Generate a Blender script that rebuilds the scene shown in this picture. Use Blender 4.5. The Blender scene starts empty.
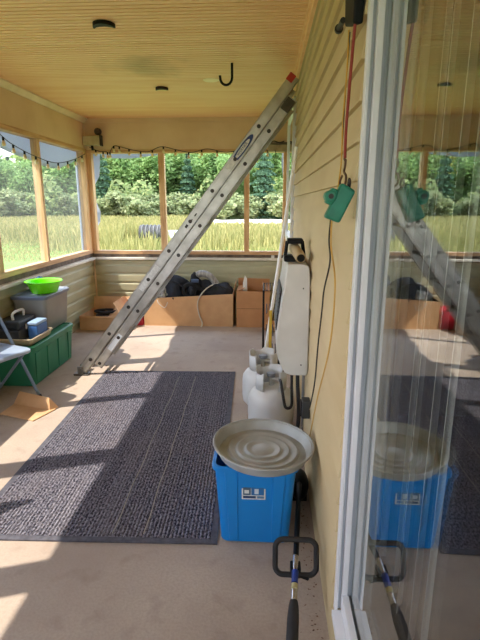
import bpy, bmesh, math, random
import numpy as np
from mathutils import Vector, Matrix, Euler
random.seed(7); RNG = np.random.default_rng(7)
SC = bpy.context.scene; COL = SC.collection
PI = math.pi

# ------------------------------------------------------------------ camera numbers
F, PITCH, YAW, EYE = 472.0, math.radians(13.85), math.radians(3.18), 1.5
def _axes():
    cy, sy, cp, sp = math.cos(YAW), math.sin(YAW), math.cos(PITCH), math.sin(PITCH)
    r = Vector((cy, sy, 0)); f = Vector((-sy*cp, cy*cp, -sp)); return r, f.cross(r), f
AX = _axes()
def at(x, y, X=None, Y=None, Z=None):
    """point of a known wall / floor plane seen at a measured spot of the photograph"""
    d = AX[0]*((x-240)/F) + AX[1]*((y-320)/F) + AX[2]
    t = X/d.x if X is not None else (Y/d.y if Y is not None else (Z-EYE)/d.z)
    return Vector((0, 0, EYE)) + d*t

# ------------------------------------------------------------------ materials
def lin(c):
    return tuple(((v/255)/12.92 if v/255 <= .04045 else ((v/255+.055)/1.055)**2.4) for v in c) + (1,)
MATS = {}
def mat(name, c, rough=.6, metal=0, c2=None, scale=8, amt=1.0, bump=0, bscale=40, stretch=None, spec=.5, detail=4, coat=0):
    """principled material, two colours mixed by object-space noise, optional noise bump"""
    if name in MATS: return MATS[name]
    m = bpy.data.materials.new(name); m.use_nodes = True; MATS[name] = m
    nt = m.node_tree; N = nt.nodes; L = nt.links; b = N['Principled BSDF']
    b.inputs['Roughness'].default_value = rough; b.inputs['Metallic'].default_value = metal
    b.inputs['Specular IOR Level'].default_value = spec
    if coat: b.inputs['Coat Weight'].default_value = coat
    b.inputs['Base Color'].default_value = lin(c)
    tc = N.new('ShaderNodeTexCoord'); src = tc.outputs['Object']
    if stretch:
        mp = N.new('ShaderNodeMapping'); mp.inputs['Scale'].default_value = stretch
        L.new(src, mp.inputs['Vector']); src = mp.outputs['Vector']
    if c2:
        n = N.new('ShaderNodeTexNoise'); n.inputs['Scale'].default_value = scale; n.inputs['Detail'].default_value = detail
        L.new(src, n.inputs['Vector'])
        r = N.new('ShaderNodeMapRange'); r.inputs['From Min'].default_value = .35; r.inputs['From Max'].default_value = .65
        r.inputs['To Max'].default_value = amt
        L.new(n.outputs['Fac'], r.inputs['Value'])
        x = N.new('ShaderNodeMix'); x.data_type = 'RGBA'
        x.inputs['A'].default_value = lin(c); x.inputs['B'].default_value = lin(c2)
        L.new(r.outputs['Result'], x.inputs['Factor']); L.new(x.outputs['Result'], b.inputs['Base Color'])
    if bump:
        n = N.new('ShaderNodeTexNoise'); n.inputs['Scale'].default_value = bscale; n.inputs['Detail'].default_value = 3
        L.new(src, n.inputs['Vector'])
        u = N.new('ShaderNodeBump'); u.inputs['Strength'].default_value = bump; u.inputs['Distance'].default_value = .01
        L.new(n.outputs['Fac'], u.inputs['Height']); L.new(u.outputs['Normal'], b.inputs['Normal'])
    return m

# ------------------------------------------------------------------ mesh builder
BASE = {}
class MB:
    def __init__(s): s.v = []; s.f = []; s.m = []; s.k = 0
    def add(s, vs, fs, M=None):
        o = len(s.v)
        s.v += [tuple(M @ Vector(p)) if M else tuple(p) for p in vs]
        s.f += [tuple(i+o for i in f) for f in fs]; s.m += [s.k]*len(fs); return s
    def box(s, x0, x1, y0, y1, z0, z1, M=None):
        v = [(x, y, z) for z in (z0, z1) for y in (y0, y1) for x in (x0, x1)]
        return s.add(v, [(0,2,3,1), (4,5,7,6), (0,1,5,4), (2,6,7,3), (0,4,6,2), (1,3,7,5)], M)
    def hexa(s, low, high, M=None):
        """low, high: four points each, counter-clockwise"""
        return s.add(list(low)+list(high), [(3,2,1,0), (4,5,6,7)]+[(i, (i+1)%4, 4+(i+1)%4, 4+i) for i in range(4)], M)
    def prism(s, poly, axis, a, b, M=None):
        """poly: 2D outline; axis 'x','y','z' = extrusion"""
        def p(u, w, t): return {'x': (t, u, w), 'y': (u, t, w), 'z': (u, w, t)}[axis]
        n = len(poly); v = [p(u, w, a) for u, w in poly] + [p(u, w, b) for u, w in poly]
        return s.add(v, [tuple(range(n-1, -1, -1)), tuple(range(n, 2*n))] + [(i, (i+1)%n, n+(i+1)%n, n+i) for i in range(n)], M)
    def tube(s, pts, r, n=8, M=None, closed=False, caps=True):
        pts = [Vector(p) for p in pts]; k = len(pts)
        rs = list(r) if isinstance(r, (list, tuple)) else [r]*k
        up = None; vs = []
        for i in range(k):
            a = pts[(i-1) % k] if (closed or i) else pts[0]; b = pts[(i+1) % k] if (closed or i < k-1) else pts[-1]
            t = (b-a).normalized() if (b-a).length > 1e-9 else Vector((0, 0, 1))
            if up is None:
                up = Vector((0, 0, 1)) if abs(t.z) < .9 else Vector((1, 0, 0))
            u = (up - t*up.dot(t)).normalized(); w = t.cross(u); up = u
            for j in range(n):
                q = 2*PI*j/n; vs.append(pts[i] + (u*math.cos(q) + w*math.sin(q))*rs[i])
        fs = []
        for i in range(k if closed else k-1):
            for j in range(n):
                A, B = i*n, ((i+1) % k)*n
                fs.append((A+j, A+(j+1)%n, B+(j+1)%n, B+j))
        if caps and not closed: fs += [tuple(range(n-1, -1, -1)), tuple(range((k-1)*n, k*n))]
        return s.add(vs, fs, M)
    def cyl(s, p0, p1, r, r1=None, n=16, M=None): return s.tube([p0, p1], [r, r if r1 is None else r1], n, M)
    def lathe(s, prof, c=(0,0,0), n=32, M=None, sx=1, sy=1):
        """prof: (radius, z) pairs from bottom to top; radius 0 closes"""
        vs = []; fs = []; rows = []
        for r, z in prof:
            if r < 1e-6: rows.append([len(vs)]); vs.append((c[0], c[1], c[2]+z))
            else:
                rows.append(list(range(len(vs), len(vs)+n)))
                vs += [(c[0]+sx*r*math.cos(2*PI*j/n), c[1]+sy*r*math.sin(2*PI*j/n), c[2]+z) for j in range(n)]
        for A, B in zip(rows, rows[1:]):
            for j in range(n):
                k = (j+1) % n
                if len(A) == 1 and len(B) == 1: continue
                if len(A) == 1: fs.append((A[0], B[k], B[j]))
                elif len(B) == 1: fs.append((A[j], A[k], B[0]))
                else: fs.append((A[j], A[k], B[k], B[j]))
        return s.add(vs, fs, M)
    def ball(s, c, r, n=16, sx=1, sy=1, sz=1, M=None):
        prof = [(r*math.sin(PI*i/(n//2)), -r*sz*math.cos(PI*i/(n//2))) for i in range(n//2+1)]
        prof[0] = (0, -r*sz); prof[-1] = (0, r*sz)
        return s.lathe(prof, c, n, M, sx, sy)
    def grid(s, fn, nu, nv, M=None):
        vs = [fn(i/nu, j/nv) for j in range(nv+1) for i in range(nu+1)]; w = nu+1
        return s.add(vs, [(j*w+i, j*w+i+1, (j+1)*w+i+1, (j+1)*w+i) for j in range(nv) for i in range(nu)], M)
    def build(s, name, material, parent=None, smooth=None, bevel=0, seg=2, solid=0, sub=0):
        base = BASE.get(parent.name, Vector()) if parent else Vector()
        me = bpy.data.meshes.new(name)
        me.from_pydata([tuple(Vector(p)-base) for p in s.v], [], s.f)
        for mm in (material if isinstance(material, (list, tuple)) else [material]): me.materials.append(mm)
        if any(s.m): me.polygons.foreach_set('material_index', s.m)
        bm = bmesh.new(); bm.from_mesh(me); bmesh.ops.recalc_face_normals(bm, faces=bm.faces); bm.to_mesh(me); bm.free()
        o = bpy.data.objects.new(name, me); COL.objects.link(o)
        if parent: o.parent = parent; BASE[o.name] = base
        if solid:
            m = o.modifiers.new('solid', 'SOLIDIFY'); m.thickness = solid; m.offset = 0
        if bevel:
            m = o.modifiers.new('bevel', 'BEVEL'); m.width = bevel; m.segments = seg; m.limit_method = 'ANGLE'; m.angle_limit = .6
        if sub:
            m = o.modifiers.new('sub', 'SUBSURF'); m.levels = sub; m.render_levels = sub
        if smooth is not None:
            for p in me.polygons: p.use_smooth = True
            try: me.set_sharp_from_angle(angle=smooth)
            except Exception: pass
        me.update(); return o
SM = math.radians(40)
def tag(o, label, cat, group=None, kind=None):
    o['label'] = label; o['category'] = cat
    if group: o['group'] = group
    if kind: o['kind'] = kind
    return o
def thing(name, label, cat, loc, group=None):
    o = bpy.data.objects.new(name, None); COL.objects.link(o); o.location = loc; o.empty_display_size = .1
    BASE[o.name] = Vector(loc); return tag(o, label, cat, group)
def struct(o, kind='structure'):
    o['kind'] = kind; return o
def dup(root, label=None):
    def cp(o, par):
        c = o.copy(); COL.objects.link(c)
        if par: c.parent = par
        for ch in o.children: cp(ch, c)
        return c
    r = cp(root, None)
    if label: r['label'] = label
    return r
def arc(c, r, a0, a1, n, plane='xz'):
    out = []
    for i in range(n+1):
        a = a0+(a1-a0)*i/n; u, w = r*math.cos(a), r*math.sin(a)
        out.append({'xz': (c[0]+u, c[1], c[2]+w), 'xy': (c[0]+u, c[1]+w, c[2]), 'yz': (c[0], c[1]+u, c[2]+w)}[plane])
    return out
def smooth_path(pts, k=6):
    pts = [Vector(p) for p in pts]; P = [pts[0]]+pts+[pts[-1]]; out = []
    for i in range(1, len(P)-2):
        for j in range(k):
            t = j/k; a, b, c, d = P[i-1], P[i], P[i+1], P[i+2]
            out.append(.5*((2*b)+(c-a)*t+(2*a-5*b+4*c-d)*t*t+(3*b-3*c+d-a)*t**3))
    out.append(pts[-1]); return out

# ------------------------------------------------------------------ palette
wood_frame = mat('raw_pine', (224,184,134), .6, c2=(194,146,98), scale=6, stretch=(6,6,.6), bump=.15, bscale=20)
wood_frame_h = mat('raw_pine_rail', (216,176,128), .6, c2=(184,138,96), scale=5, stretch=(.6,.6,6), bump=.15, bscale=20)
cream = mat('cream_paint', (222,194,158), .55, c2=(208,176,136), scale=2.5, amt=.8, bump=.05)
cream_trim = mat('cream_trim_paint', (232,208,176), .5, c2=(212,186,148), scale=5, amt=.7)
ledge_m = mat('ledge_paint', (236,230,216), .5, c2=(206,198,182), scale=6, amt=.8)
siding_g = mat('sage_siding', (190,186,152), .6, c2=(174,170,136), scale=3, amt=.7, stretch=(1,1,4))
siding_c = mat('cream_siding', (208,188,146), .6, c2=(192,168,124), scale=2.2, amt=.8, stretch=(1,.6,2), bump=.06)
alu = mat('aluminium', (196,194,188), .38, .75, c2=(150,147,140), scale=9, amt=.7, stretch=(1,1,1))
alu_d = mat('worn_aluminium', (150,148,142), .45, .8, c2=(110,108,104), scale=14)
steel_d = mat('dark_bolt', (60,56,52), .5, .6)
black = mat('black_plastic', (15,15,17), .6, spec=.25)
black_r = mat('black_rubber', (32,31,33), .75, c2=(50,48,48), scale=20, amt=.5)
black_f = mat('black_fabric', (26,27,32), .85, c2=(48,50,58), scale=14, amt=.6, bump=.3)
white_v = mat('white_vinyl', (232,232,234), .35, c2=(205,208,212), scale=5, amt=.5)
grey_v = mat('grey_vinyl', (176,182,190), .45, c2=(150,156,166), scale=5, amt=.5)  # grey of the glazing bead, also painted shade of the jamb track
white_e = mat('white_enamel', (214,214,210), .35, c2=(190,190,184), scale=6, amt=.5)
card = mat('cardboard', (214,170,124), .85, c2=(196,150,106), scale=7, amt=.6, bump=.05)
card2 = mat('cardboard_pale', (220,180,136), .85, c2=(196,150,106), scale=6, amt=.7)
card_in = mat('cardboard_inside', (150,108,70), .9, c2=(120,86,56), scale=7, amt=.6)
white_p = mat('white_plastic', (232,232,228), .4)

# ================================================================== SETTING
XL, XR, YB, YF, ZC = -2.30, .25, 6.20, -2.6, 2.53
# ---- floor: worn concrete
def concrete():
    m = mat('concrete', (205,188,172), .85); nt = m.node_tree; N = nt.nodes; L = nt.links; b = N['Principled BSDF']
    tc = N.new('ShaderNodeTexCoord')
    def noise(s, d, r0, r1):
        n = N.new('ShaderNodeTexNoise'); n.inputs['Scale'].default_value = s; n.inputs['Detail'].default_value = d; L.new(tc.outputs['Object'], n.inputs['Vector'])
        r = N.new('ShaderNodeMapRange'); r.inputs['From Min'].default_value = r0; r.inputs['From Max'].default_value = r1; L.new(n.outputs['Fac'], r.inputs['Value']); return n, r.outputs['Result']
    n1, a = noise(1.4, 5, .38, .66); n2, c = noise(9, 6, .56, .72); n3, g = noise(90, 4, .4, .65)
    def mix(A, B, fac, k):
        x = N.new('ShaderNodeMix'); x.data_type = 'RGBA'
        if isinstance(A, tuple): x.inputs['A'].default_value = lin(A)
        else: L.new(A, x.inputs['A'])
        x.inputs['B'].default_value = lin(B)
        mm = N.new('ShaderNodeMath'); mm.operation = 'MULTIPLY'; mm.inputs[1].default_value = k
        L.new(fac, mm.inputs[0]); L.new(mm.outputs[0], x.inputs['Factor']); return x.outputs['Result']
    o = mix((186,169,152), (164,146,131), a, 1.0); o = mix(o, (122,98,84), c, .3); o = mix(o, (156,138,124), g, .35)
    L.new(o, b.inputs['Base Color'])
    u = N.new('ShaderNodeBump'); u.inputs['Strength'].default_value = .12; u.inputs['Distance'].default_value = .01
    L.new(n3.outputs['Fac'], u.inputs['Height']); L.new(u.outputs['Normal'], b.inputs['Normal']); return m
m = MB(); m.box(XL-.14, XR+.02, YF-.1, YB+.14, -.22, 0); struct(m.build('floor', concrete()))
# ---- ceiling: beaded boards running across the porch, real grooves
wood_c = mat('varnished_beadboard', (248,204,156), .5, c2=(240,188,136), scale=1.6, amt=.9, stretch=(.5,6,1))
def ceiling():
    nt = wood_c.node_tree; N = nt.nodes; L = nt.links; b = N['Principled BSDF']
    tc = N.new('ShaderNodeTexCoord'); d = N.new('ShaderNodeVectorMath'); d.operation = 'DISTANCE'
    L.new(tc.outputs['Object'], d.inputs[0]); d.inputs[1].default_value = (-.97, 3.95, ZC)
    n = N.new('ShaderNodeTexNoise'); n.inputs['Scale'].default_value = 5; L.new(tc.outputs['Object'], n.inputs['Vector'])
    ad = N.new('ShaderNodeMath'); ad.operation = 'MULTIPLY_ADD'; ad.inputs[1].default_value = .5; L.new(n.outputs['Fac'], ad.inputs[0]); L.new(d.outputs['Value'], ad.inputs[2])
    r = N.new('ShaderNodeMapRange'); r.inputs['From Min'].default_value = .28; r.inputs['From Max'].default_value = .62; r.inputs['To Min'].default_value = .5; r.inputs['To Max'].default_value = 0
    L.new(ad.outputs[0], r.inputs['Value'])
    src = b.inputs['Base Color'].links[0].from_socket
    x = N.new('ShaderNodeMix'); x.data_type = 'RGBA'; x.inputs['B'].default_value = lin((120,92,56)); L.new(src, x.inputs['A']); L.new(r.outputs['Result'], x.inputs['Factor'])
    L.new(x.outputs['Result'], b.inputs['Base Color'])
    m = MB(); prof = []; y = YF-.1
    while y < YB+.12:
        prof += [(y, ZC), (y+.036, ZC), (y+.039, ZC+.014), (y+.045, ZC+.014), (y+.048, ZC)]; y += .048
    prof += [(y, ZC+.06), (YF-.1, ZC+.06)]
    m.prism(prof, 'x', XL-.14, XR+.05); return m.build('ceiling', wood_c)
struct(ceiling())
# roof over it keeps the sun off the ceiling boards and throws the eave's shade
m = MB(); m.hexa([(XL-.35,YF-.4,2.66),(XR+2.2,YF-.4,2.66),(XR+2.2,YB+.4,2.66),(XL-.35,YB+.4,2.66)], [(XL-.35,YF-.4,2.72),(XR+2.2,YF-.4,2.95),(XR+2.2,YB+.4,2.95),(XL-.35,YB+.4,2.72)])
struct(m.build('roof', mat('roof_shingle', (80,76,72), .9, c2=(60,56,54), scale=30)))
# ---- clapboard helper
def lap_profile(z0, z1, step, face, sgn, depth=.012, back=.1, off=0):
    """2D outline (u, z): wall face at u=face, laps stick out in direction sgn"""
    P = []; z = z0
    k = 0
    while z < z1-1e-6:
        t = min(z+(step if k else step-off), z1); P += [(face+sgn*depth, z), (face, t)]; z = t; k += 1
    P += [(face-sgn*back, z1), (face-sgn*back, z0)]; return P
def dutch_profile(z0, z1, step, face, sgn, depth=.016, back=.1):
    P = []; z = z0
    while z < z1-1e-6:
        t = min(z+step, z1); P += [(face+sgn*depth, z), (face+sgn*(depth+.001), z+(t-z)*.66), (face+sgn*depth*.25, z+(t-z)*.80), (face, t)]; z = t
    P += [(face-sgn*back, z1), (face-sgn*back, z0)]; return P
SILL, HEAD = .81, 2.13
# left knee wall
m = MB(); m.prism(dutch_profile(0, SILL-.03, .122, XL-.016, 1), 'y', YF, YB+.1); struct(m.build('wall_left', siding_g))
m = MB(); m.prism([(YB+.012-a, z) for a, z in [(YB+.012-p[0], p[1]) for p in dutch_profile(0, SILL-.03, .122, YB+.016, -1)]], 'x', XL-.1, XR+.1); struct(m.build('wall_back', siding_g))
# rear end behind the camera, same knee wall
m = MB(); m.prism(lap_profile(0, SILL-.03, .115, YF-.012, 1), 'x', XL-.1, XR+.1); struct(m.build('wall_front', siding_g))
# ledges (sill caps)
m = MB(); m.box(XL-.12, XL+.045, YF, YB+.1, SILL-.03, SILL); struct(m.build('trim_1', ledge_m, bevel=.004))
m = MB(); m.box(XL+.045, XR, YB-.045, YB+.12, SILL-.03, SILL); struct(m.build('trim_2', ledge_m, bevel=.004))
m = MB(); m.box(XL+.045, XR, YF-.1, YF+.03, SILL-.03, SILL); struct(m.build('trim_3', ledge_m, bevel=.004))
# headers
m = MB(); m.box(XL-.1, XL, YF-.1, YB+.1, HEAD+.045, ZC); struct(m.build('wall_left_header', cream)); bpy.data.objects['wall_left_header'].name = 'trim_4'
m = MB(); m.box(XL, XR+.05, YB, YB+.1, HEAD+.03, ZC); struct(m.build('trim_5', cream))
m = MB(); m.box(XL, XR+.05, YF-.1, YF, HEAD+.03, ZC); struct(m.build('trim_6', cream))
# raw timber strip below the headers, bottom rails
m = MB(); m.box(XL-.1, XL+.004, YF-.1, YB+.1, HEAD, HEAD+.045); struct(m.build('trim_7', wood_frame_h, bevel=.003))
m = MB(); m.box(XL+.004, XR, YB-.004, YB+.1, HEAD-.01, HEAD+.03); struct(m.build('trim_8', wood_frame_h, bevel=.003))
dark_gap = mat('weathered_sill_board', (120,104,88), .8, c2=(88,74,62), scale=12)
m = MB(); m.box(XL-.09, XL-.012, YF, YB+.09, SILL, SILL+.05); struct(m.build('trim_9', dark_gap))
m = MB(); m.box(XL-.01, XR, YB+.012, YB+.09, SILL, SILL+.04); struct(m.build('trim_10', dark_gap))
m = MB(); m.box(XL-.09, XL, YF, YB+.09, SILL+.05, SILL+.10); struct(m.build('trim_11', wood_frame_h, bevel=.003))
m = MB(); m.box(XL, XR, YB, YB+.09, SILL+.04, SILL+.085); struct(m.build('trim_12', wood_frame_h, bevel=.003))
# crown strips along the ceiling
m = MB(); m.prism([(XL, ZC), (XL+.05, ZC), (XL+.05, ZC-.015), (XL+.018, ZC-.055), (XL, ZC-.055)], 'y', YF, YB); struct(m.build('trim_13', cream_trim))
m = MB(); m.box(XL, XR, YB-.016, YB, ZC-.05, ZC); struct(m.build('trim_14', cream))
m = MB(); m.box(XR-.03, XR+.01, -1.2, YB, ZC-.06, ZC); m.box(XR-.045, XR-.03, -1.2, YB, ZC-.02, ZC); struct(m.build('trim_15', wood_c))
# posts, each a timber of its own
n = 16
for y, w in [(4.92, .045), (3.97, .12), (3.02, .085), (2.08, .15), (1.13, .16), (.18, .1), (-.8, .1), (-1.75, .1)]:
    m = MB(); m.box(XL-.085, XL-.005, y-w/2, y+w/2, SILL+.10, HEAD); struct(m.build(f'trim_{n}', wood_frame, bevel=.003)); n += 1
for x, w in [(-1.345, .075), (-.26, .065)]:
    m = MB(); m.box(x-w/2, x+w/2, YB+.005, YB+.085, SILL+.085, HEAD-.01); struct(m.build(f'trim_{n}', wood_frame, bevel=.003)); n += 1
m = MB(); m.box(XL-.09, XL+.0, YB-.10, YB-.005, SILL+.10, HEAD); m.box(XL-.005, XL+.06, YB+.0, YB+.09, SILL+.085, HEAD); struct(m.build(f'trim_{n}', wood_frame, bevel=.004)); n += 1
m = MB(); m.box(XR-.05, XR+.02, YB+.002, YB+.09, SILL+.085, HEAD); struct(m.build(f'trim_{n}', wood_frame, bevel=.004)); n += 1
m = MB(); m.box(XL, XL+.018, YB-.02, YB, 0, SILL-.03); m.box(XL, XL+.012, YB-.03, YB-.02, HEAD+.045, ZC-.055); struct(m.build(f'trim_{n}', cream_trim)); n += 1
for x in (-1.4, -.4):
    m = MB(); m.box(x-.045, x+.045, YF-.09, YF-.01, SILL, HEAD+.03); struct(m.build(f'trim_{n}', wood_frame)); n += 1
# insect screens in the left openings
def screen_mat():
    m = bpy.data.materials.new('insect_screen'); m.use_nodes = True; nt = m.node_tree; N = nt.nodes; L = nt.links; N.clear()
    o = N.new('ShaderNodeOutputMaterial'); mx = N.new('ShaderNodeMixShader'); t = N.new('ShaderNodeBsdfTransparent'); d = N.new('ShaderNodeBsdfDiffuse'); tr = N.new('ShaderNodeBsdfTranslucent'); a = N.new('ShaderNodeMixShader')
    d.inputs['Color'].default_value = lin((150,152,150)); tr.inputs['Color'].default_value = lin((150,152,150)); a.inputs[0].default_value = .5
    L.new(d.outputs[0], a.inputs[1]); L.new(tr.outputs[0], a.inputs[2]); mx.inputs[0].default_value = .22
    L.new(t.outputs[0], mx.inputs[1]); L.new(a.outputs[0], mx.inputs[2]); L.new(mx.outputs[0], o.inputs[0]); return m
scr = screen_mat(); ys = [YB-.10, 4.92, 3.97, 3.02, 2.08, 1.13, .18, -.8, -1.75, YF]
for i in range(len(ys)-1):
    m = MB(); m.add([(XL-.046, ys[i+1], SILL+.10), (XL-.046, ys[i], SILL+.10), (XL-.046, ys[i], HEAD), (XL-.046, ys[i+1], HEAD)], [(0,1,2,3)]); struct(m.build(f'window_{i+1}', scr))

# ---- house wall with the sliding door
DY0, DY1, DZ0, DZ1 = -.62, 1.345, .17, 2.16
def pw(y0, y1, z0, z1, off=0):
    m.prism(lap_profile(z0, z1, .1, XR, -1, .014, .12, off), 'y', y0, y1)
m = MB(); pw(DY1, YB+.1, -.04, ZC, 0); pw(DY0, DY1, -.04, DZ0-.01); pw(DY0, DY1, DZ1, ZC, .04); pw(YF, DY0, -.04, ZC)
struct(m.build('wall_right', siding_c))
# ---- sliding door: frame, sash with rails, two panes
door = MB(); XG = XR+.040
door.box(XR-.006, XR+.004, DY1-.028, DY1, DZ0, DZ1); door.box(XR+.004, XR+.06, DY1-.012, DY1, DZ0, DZ1)
door.box(XR-.006, XR+.06, DY0, DY0+.05, DZ0, DZ1)
door.box(XR-.006, XR+.06, DY0+.05, DY1-.028, DZ1-.05, DZ1)
door.box(XR-.016, XR+.06, DY0+.05, DY1-.028, DZ0-.012, DZ0+.012)
D = struct(door.build('door_1', white_v, bevel=.002))
m = MB(); m.box(XR+.004, XR+.012, DY1-.020, DY1-.012, DZ0+.012, DZ1-.05); m.build('jamb_track', grey_v, D)  # blue-grey colour paints the shadow of the track recess
m = MB(); m.box(XR+.014, XR+.032, DY1-.034, DY1-.012, DZ0+.014, DZ1-.06); m.build('sash_stile', white_v, D, bevel=.002)
m = MB(); m.box(XR+.032, XG+.001, DY1-.026, DY1-.012, DZ0+.014, DZ1-.06); m.build('glazing_bead', grey_v, D)
m = MB(); m.box(XR+.014, XR+.036, DY0+.05, DY1-.034, DZ0+.014, DZ0+.075); m.build('bottom_rail', white_v, D, bevel=.002)
m = MB(); m.box(XR+.014, XR+.036, DY0+.05, DY1-.034, DZ1-.12, DZ1-.06); m.build('top_rail', white_v, D, bevel=.002)
def glass_mat():
    m = bpy.data.materials.new('window_glass'); m.use_nodes = True; nt = m.node_tree; N = nt.nodes; L = nt.links; N.clear()
    o = N.new('ShaderNodeOutputMaterial'); mx = N.new('ShaderNodeMixShader'); t = N.new('ShaderNodeBsdfTransparent'); g = N.new('ShaderNodeBsdfGlossy'); f = N.new('ShaderNodeLayerWeight')
    p = N.new('ShaderNodeMath'); p.operation = 'POWER'; p.inputs[1].default_value = 4.2; q = N.new('ShaderNodeMath'); q.operation = 'MULTIPLY_ADD'; q.inputs[1].default_value = 1.25; q.inputs[2].default_value = .08; q.use_clamp = True
    f.inputs['Blend'].default_value = .5   # Facing = 1 - cos: Schlick's curve for one thin pane
    t.inputs['Color'].default_value = (.90,.93,.93,1); g.inputs['Color'].default_value = (.94,.96,.96,1); g.inputs['Roughness'].default_value = 0
    L.new(f.outputs['Facing'], p.inputs[0]); L.new(p.outputs[0], q.inputs[0]); L.new(q.outputs[0], mx.inputs[0])
    L.new(t.outputs[0], mx.inputs[1]); L.new(g.outputs[0], mx.inputs[2]); L.new(mx.outputs[0], o.inputs[0]); return m
gl = glass_mat()
for xg in (XG, XG+.014):
    m = MB(); m.add([(xg, DY0+.05, DZ0+.02), (xg, DY1-.014, DZ0+.02), (xg, DY1-.014, DZ1-.06), (xg, DY0+.05, DZ1-.06)], [(0,1,2,3)]); m.build('pane', gl, D)
# room behind the glass
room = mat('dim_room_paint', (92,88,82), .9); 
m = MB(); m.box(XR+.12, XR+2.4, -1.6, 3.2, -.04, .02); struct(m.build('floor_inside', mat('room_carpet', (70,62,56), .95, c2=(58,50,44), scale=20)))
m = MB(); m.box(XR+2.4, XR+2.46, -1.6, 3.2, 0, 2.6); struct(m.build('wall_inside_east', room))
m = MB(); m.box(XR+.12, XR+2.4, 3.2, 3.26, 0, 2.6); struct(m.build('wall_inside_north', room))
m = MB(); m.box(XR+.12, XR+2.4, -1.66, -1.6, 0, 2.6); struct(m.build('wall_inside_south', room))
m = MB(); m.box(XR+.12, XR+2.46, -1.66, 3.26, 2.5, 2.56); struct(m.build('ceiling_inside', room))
# vertical blind bunched inside the door
bl = thing('vertical_blind', 'pale vertical blind hanging inside the sliding glass door', 'blind', (XR+.19, 1.1, DZ0))
slat_m = mat('blind_slat', (226,224,216), .6)
m = MB(); m.box(XR+.16, XR+.22, -.5, 1.7, 2.2, 2.24); m.build('head_rail', slat_m, bl)
for y, a, w in [(1.62,1.3,.03), (1.50,1.2,.03), (1.33,.8,.03), (1.275,.6,.05), (1.15,.7,.05), (1.06,1.35,.02)]:
    m = MB(); c = (XR+.19, y); dx, dy = math.sin(a)*w/2, math.cos(a)*w/2
    m.grid(lambda u, v: (c[0]+dx*(2*u-1), c[1]+dy*(2*u-1)+.006*math.sin(PI*u), .24+1.96*v), 6, 1); m.build('slat', slat_m, bl, solid=.002)

# ---- window on the house wall near the far corner (white casing seen edge-on)
m = MB()
for a in [(4.42, 4.50, 1.20, 2.40), (5.52, 5.60, 1.20, 2.40)]: m.box(XR-.034, XR+.01, *a)
m.box(XR-.034, XR+.01, 4.50, 5.52, 2.32, 2.40); m.box(XR-.05, XR+.01, 4.40, 5.62, 1.15, 1.20)
W = struct(m.build('window_20', white_v, bevel=.004))
m = MB(); m.box(XR-.02, XR-.014, 4.50, 5.52, 1.20, 2.32); m.build('pane', gl, W)
m = MB(); m.grid(lambda u, v: (XR-.0135+.002*math.sin(u*40), 4.5+1.02*u, 1.2+1.12*v), 40, 1); m.build('blind_panel', mat('window_shade', (190,176,146), .7), W)

# ================================================================== PORCH THINGS
# ---- carpet mat
def mat_material():
    m = mat('ribbed_carpet', (96,92,106), .95); nt = m.node_tree; N = nt.nodes; L = nt.links; b = N['Principled BSDF']; b.inputs['Specular IOR Level'].default_value = .1
    tc = N.new('ShaderNodeTexCoord')
    def noise(scale, stretch, lo, hi):
        mp = N.new('ShaderNodeMapping'); mp.inputs['Scale'].default_value = stretch; L.new(tc.outputs['Object'], mp.inputs['Vector'])
        n = N.new('ShaderNodeTexNoise'); n.inputs['Scale'].default_value = scale; n.inputs['Detail'].default_value = 3; L.new(mp.outputs['Vector'], n.inputs['Vector'])
        r = N.new('ShaderNodeMapRange'); r.inputs['From Min'].default_value = lo; r.inputs['From Max'].default_value = hi; L.new(n.outputs['Fac'], r.inputs['Value']); return r.outputs['Result']
    a = noise(110, (1, .6, 1), .40, .66); c = noise(26, (1, .04, 1), .5, .64); d = noise(2.0, (1, 1, 1), .45, .7)
    def mix(A, B, fac, k):
        x = N.new('ShaderNodeMix'); x.data_type = 'RGBA'
        if isinstance(A, tuple): x.inputs['A'].default_value = lin(A)
        else: L.new(A, x.inputs['A'])
        x.inputs['B'].default_value = lin(B)
        mm = N.new('ShaderNodeMath'); mm.operation = 'MULTIPLY'; mm.inputs[1].default_value = k; L.new(fac, mm.inputs[0]); L.new(mm.outputs[0], x.inputs['Factor']); return x.outputs['Result']
    o = mix((50,48,58), (158,154,164), a, .8); o = mix(o, (138,132,136), c, .22); o = mix(o, (140,118,106), d, .12); L.new(o, b.inputs['Base Color']); return m
MATC, MATA = Vector((-.832, 2.93, 0)), math.radians(-2.2)
mt = thing('entrance_mat', 'large dark blue-grey ribbed carpet mat lying on the concrete porch floor', 'mat', MATC)
HW, HL = .595, 1.125
carpet_m = mat_material(); edge_m = mat('mat_rubber_edge', (92,90,98), .9, c2=(70,68,76), scale=30)
m = MB(); prof = []
nr = 64
for i in range(nr):
    x0 = -HW+.03 + (2*HW-.06)*i/nr; x1 = -HW+.03 + (2*HW-.06)*(i+1)/nr; prof += [(x0, .007), ((x0*.65+x1*.35), .0115), ((x0*.35+x1*.65), .0115)]
prof += [(HW-.03, .007), (HW-.03, .001), (-HW+.03, .001)]
m.prism([(p[0]+MATC.x, p[1]) for p in prof], 'y', MATC.y-HL+.03, MATC.y+HL-.03); m.build('carpet', carpet_m, mt)
m = MB(); 
for a in [(-HW, -HW+.034, -HL, HL), (HW-.034, HW, -HL, HL), (-HW+.03, HW-.03, -HL, -HL+.034), (-HW+.03, HW-.03, HL-.034, HL)]:
    m.box(a[0]+MATC.x, a[1]+MATC.x, a[2]+MATC.y, a[3]+MATC.y, .0005, .008)
m.build('border', edge_m, mt)
thread = mat('pale_thread', (170,164,150), .9)
for dx in (.105, .25):
    m = MB(); m.tube([(MATC.x+dx+.004*math.sin(k*1.7), MATC.y-HL+.05+k*.137, .012) for k in range(16)], .0022, 5); m.build('worn_thread', thread, mt)
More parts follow.
